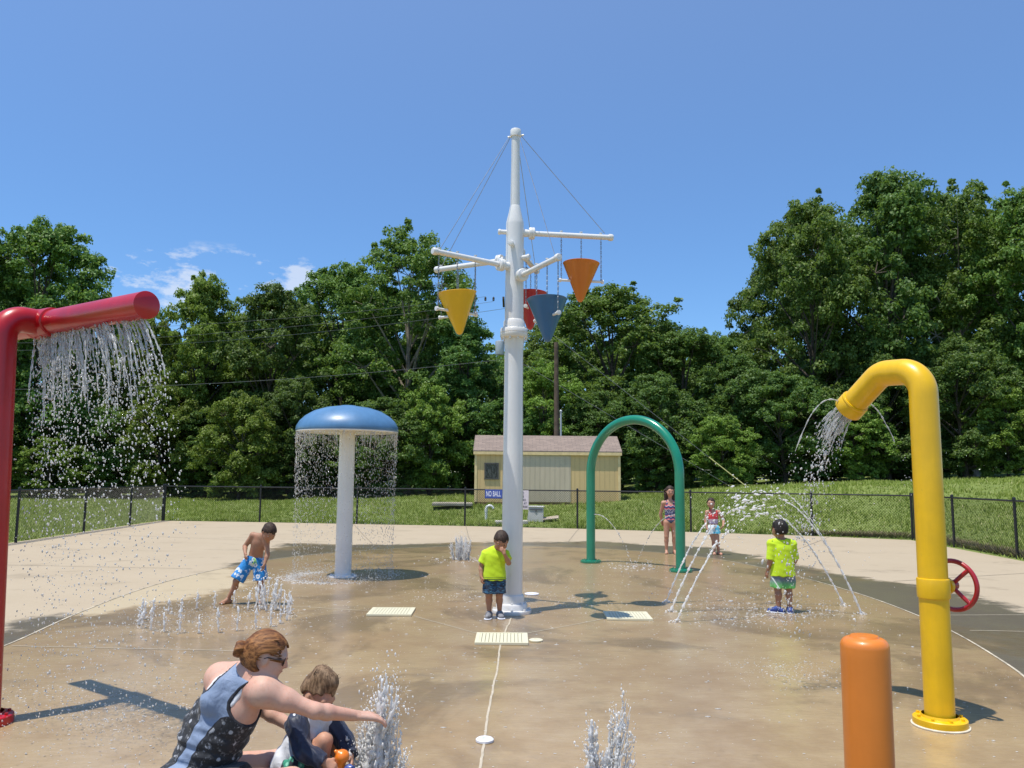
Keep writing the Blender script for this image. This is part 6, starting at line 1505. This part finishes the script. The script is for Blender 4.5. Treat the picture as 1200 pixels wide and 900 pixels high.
# ring of small upright ground jets
RC = (-3.28, 9.25)
def small_jet(h, seed):
    global wr_
    W = Water(); z = np.linspace(.0, h, 16); r = np.interp(z / h, [0, .3, .75, 1], [.0085, .008, .012, .006])
    P = np.stack([np.cumsum(wr_.normal(0, .0018, 16)), np.cumsum(wr_.normal(0, .0018, 16)), z], 1); W.stream(P, r, .4, .001, 6)
    n = 16; P = np.stack([wr_.normal(0, .022, n), wr_.normal(0, .022, n), h * wr_.uniform(.35, 1.2, n)], 1); W.drops(P, wr_.uniform(.003, .0085, n), np.tile([0, 0, 1.], (n, 1)), wr_.uniform(1, 2, n))
    n = 12; W.drops(np.stack([wr_.normal(0, .05, n), wr_.normal(0, .05, n), np.abs(wr_.normal(0, .02, n)) + .006], 1), wr_.uniform(.003, .010, n), flat=.5)
    return W
PJ = [small_jet(h, i).build('ground_jet', FOAM) for i, h in enumerate((.20, .24, .28, .23, .31))]
first = [True] * 5
for k in range(26):
    a = 2 * math.pi * k / 26; i = k % 5; p = (RC[0] + .80 * math.cos(a) + wr_.normal(0, .01), RC[1] + .80 * math.sin(a) + wr_.normal(0, .01), .002)
    o = PJ[i] if first[i] else PJ[i].copy()
    if not first[i]: C.objects.link(o)
    first[i] = False; o.location = p; o.rotation_euler = (0, 0, wr_.uniform(0, 6)); s_ = wr_.uniform(.75, 1.1) * (1.0 if p[1] < 9.3 or p[0] > -3 else .85); o.scale = (1, 1, s_)
    tag(o, 'short upright jet in the ring of ground jets at the feet of the shirtless boy', 'water jet', 'ring of small ground jets')
W = Water()
for k in range(16):
    p = np.array([-2.98 + wr_.normal(0, .11), 9.98 + wr_.normal(0, .07), 0.002]); h = wr_.uniform(.22, .40); z = np.linspace(0, h, 14); ln = wr_.normal(0, .12, 2)
    W.stream(p + np.stack([ln[0] * z, ln[1] * z, z], 1), np.linspace(.007, .010, 14), .5, .002, 5); W.drops(p + np.stack([wr_.normal(0, .04, 14), wr_.normal(0, .04, 14), h * wr_.uniform(.4, 1.25, 14)], 1), wr_.uniform(.003, .009, 14))
tag(W.build('bubbling_jet', FOAM, None, (-2.98, 9.98, 0)), 'dense cluster of bubbling jets beside the right foot of the shirtless boy', 'water jet')

# geysers
def geyser(loc, jets, label, mat, foam=1.0, name='geyser'):
    """jets: (dx, dy, height, base radius, lean x, lean y)"""
    W = Water(); L0 = np.array([*loc, 0.0])
    for (dx, dy, h, r, lx, ly) in jets:
        n = 56; q = np.linspace(0, 1, n); z = q * h; b = L0 + np.array([dx, dy, 0])
        for s in range(15):
            of = wr_.normal(0, r * .50, 2); hh_ = h * (1 if s == 0 else wr_.uniform(.35, 1.0)); zz = q * hh_; r1 = max(.004, r * wr_.uniform(.16, .42))
            P = b + np.stack([of[0] * (1 - .3 * q) + lx * q ** 1.6 + r * .35 * np.sin(q * 9 + s), of[1] * (1 - .3 * q) + ly * q ** 1.6, zz], 1)
            P[:, :2] += np.cumsum(wr_.normal(0, .0016, (n, 2)), 0); W.stream(P, r1 * np.interp(q, [0, .5, .85, 1], [1.1, 1.0, .8, .25]), .42, .0010, 7)
        n = int(330 * foam); qz = wr_.random(n) ** .75; P = b + np.stack([lx * qz ** 1.6 + wr_.normal(0, r * .85, n) * (.6 + qz), ly * qz + wr_.normal(0, r * .8, n), qz * h * wr_.uniform(.8, 1.15, n)], 1)
        W.drops(P, np.minimum(wr_.gamma(1.5, .0011, n) + .0010, .0055), np.tile([0, 0, 1.], (n, 1)), wr_.uniform(.9, 2.8, n))
    n = int(160 * foam); a = wr_.uniform(0, 6.28, n); d = np.abs(wr_.normal(0, .13, n)) + .02; W.drops(L0 + np.stack([d * np.cos(a), d * np.sin(a), np.abs(wr_.normal(0, .05, n)) + .008], 1), wr_.gamma(2.2, .0022, n) + .002)
    tag(W.build(name, mat, None, L0), label, 'geyser')
geyser((-.66, 4.02), [(-.02, .02, .50, .036, .03, 0), (.0, 0, .60, .034, .04, .0), (.03, 0, .68, .034, .045, .0), (.055, .02, .58, .022, .065, .02), (-.05, 0, .36, .036, -.03, 0), (.10, 0, .30, .014, .07, 0), (-.03, .05, .42, .014, -.02, .0)], 'foaming water geyser under the outstretched hand of the woman', FOAM)
geyser((.46, 4.0), [(-.045, 0, .46, .026, -.035, 0), (.0, .01, .33, .026, .015, 0), (.035, 0, .56, .010, .055, .0), (.02, .02, .50, .008, .02, .02), (.06, 0, .42, .008, .07, 0)], 'splashing forked water geyser in the foreground right of the centre line', FOAM, .8)
geyser((-.96, 16.15), [(x, y, h, .022, x * .35, y * .3) for x, y, h in ((-.16, 0, .36), (-.09, .05, .46), (-.02, -.04, .50), (.05, .03, .48), (.12, 0, .40), (.0, .1, .42), (-.06, -.1, .38), (.07, -.09, .36))], 'low bubbling geyser far back on the pad, left of the mast', FOAM, .7)

# splashes: drops bouncing off the film and small foam flecks where water lands; white specks for glints elsewhere
W = Water(); WF = Water()
def splash(cx, cy, sx, sy, n, hz=.05, r=.0022):
    P = np.stack([wr_.normal(cx, sx, n), wr_.normal(cy, sy, n), np.abs(wr_.normal(0, hz, n)) + .006], 1); W.drops(P, wr_.gamma(2.2, r * .4, n) + r * .4, flat=.8)
def flecks(cx, cy, sx, sy, n, r=.012):
    n = int(n * 2.2); r *= .26
    P = np.stack([wr_.normal(cx, sx, n), wr_.normal(cy, sy, n), np.full(n, .0045)], 1); WF.drops(P, wr_.gamma(2, r * .4, n) + r * .25, np.tile([1., 0, 0], (n, 1)), wr_.uniform(.8, 2.0, n), flat=.4)
for k in range(420):                                         # rim of the falling ring under the mushroom
    a = wr_.uniform(0, 6.28); splash(-2.70 + .80 * math.cos(a), 13.25 + .80 * math.sin(a), .10, .10, 5, .06, .0036)
for k in range(90):
    a = wr_.uniform(2.2, 5.2); flecks(-2.70 + .82 * math.cos(a), 13.25 + .82 * math.sin(a), .10, .08, 5, .022)
splash(-2.9, 5.5, .75, .6, 900, .06, .0026); flecks(-2.6, 5.7, .55, .45, 260, .010); flecks(-3.6, 6.1, .5, .4, 150, .010)
splash(2.4, 6.9, .35, .35, 350, .05, .0026); flecks(2.35, 7.0, .22, .25, 120, .012)
splash(3.0, 10.0, .75, .7, 650, .08, .0034); flecks(2.9, 10.2, .45, .5, 160, .022); flecks(3.7, 10.2, .3, .3, 70, .02); flecks(2.6, 9.5, .3, .25, 60, .018)
splash(-3.28, 9.25, .60, .55, 700, .035, .003); flecks(-3.28, 9.2, .55, .5, 130, .013)
splash(2.3, 15.1, .4, .4, 200, .05, .005); flecks(2.3, 15.1, .35, .4, 60, .03)
splash(.5, 11.2, .5, .5, 120, .03, .003); flecks(.55, 10.7, .35, .35, 60, .018); flecks(-.95, 16.1, .35, .4, 60, .03); flecks(-.75, 11.2, .35, .4, 50, .02)
splash(-.65, 4.1, .35, .25, 160, .05, .002); splash(.46, 4.1, .3, .25, 120, .05, .002)
n = 4200; P = np.stack([wr_.uniform(-4.4, 4.2, n), wr_.uniform(3.3, 14, n), np.full(n, .004)], 1); WF.drops(P, wr_.gamma(2, .0010, n) + .0009, np.tile([1., .0, 0], (n, 1)), wr_.uniform(1, 3, n), flat=.35)  # tiny white specks over the whole pad imitate specular glints
tag(W.build('splash_drops', SPRAY), 'drops and foam flecks bouncing on the wet pad', 'water', kind='stuff')
tag(WF.build('foam_and_glint_flecks', FOAM), 'white foam flecks where water lands and white specks imitating glints on the pad', 'foam', kind='stuff')
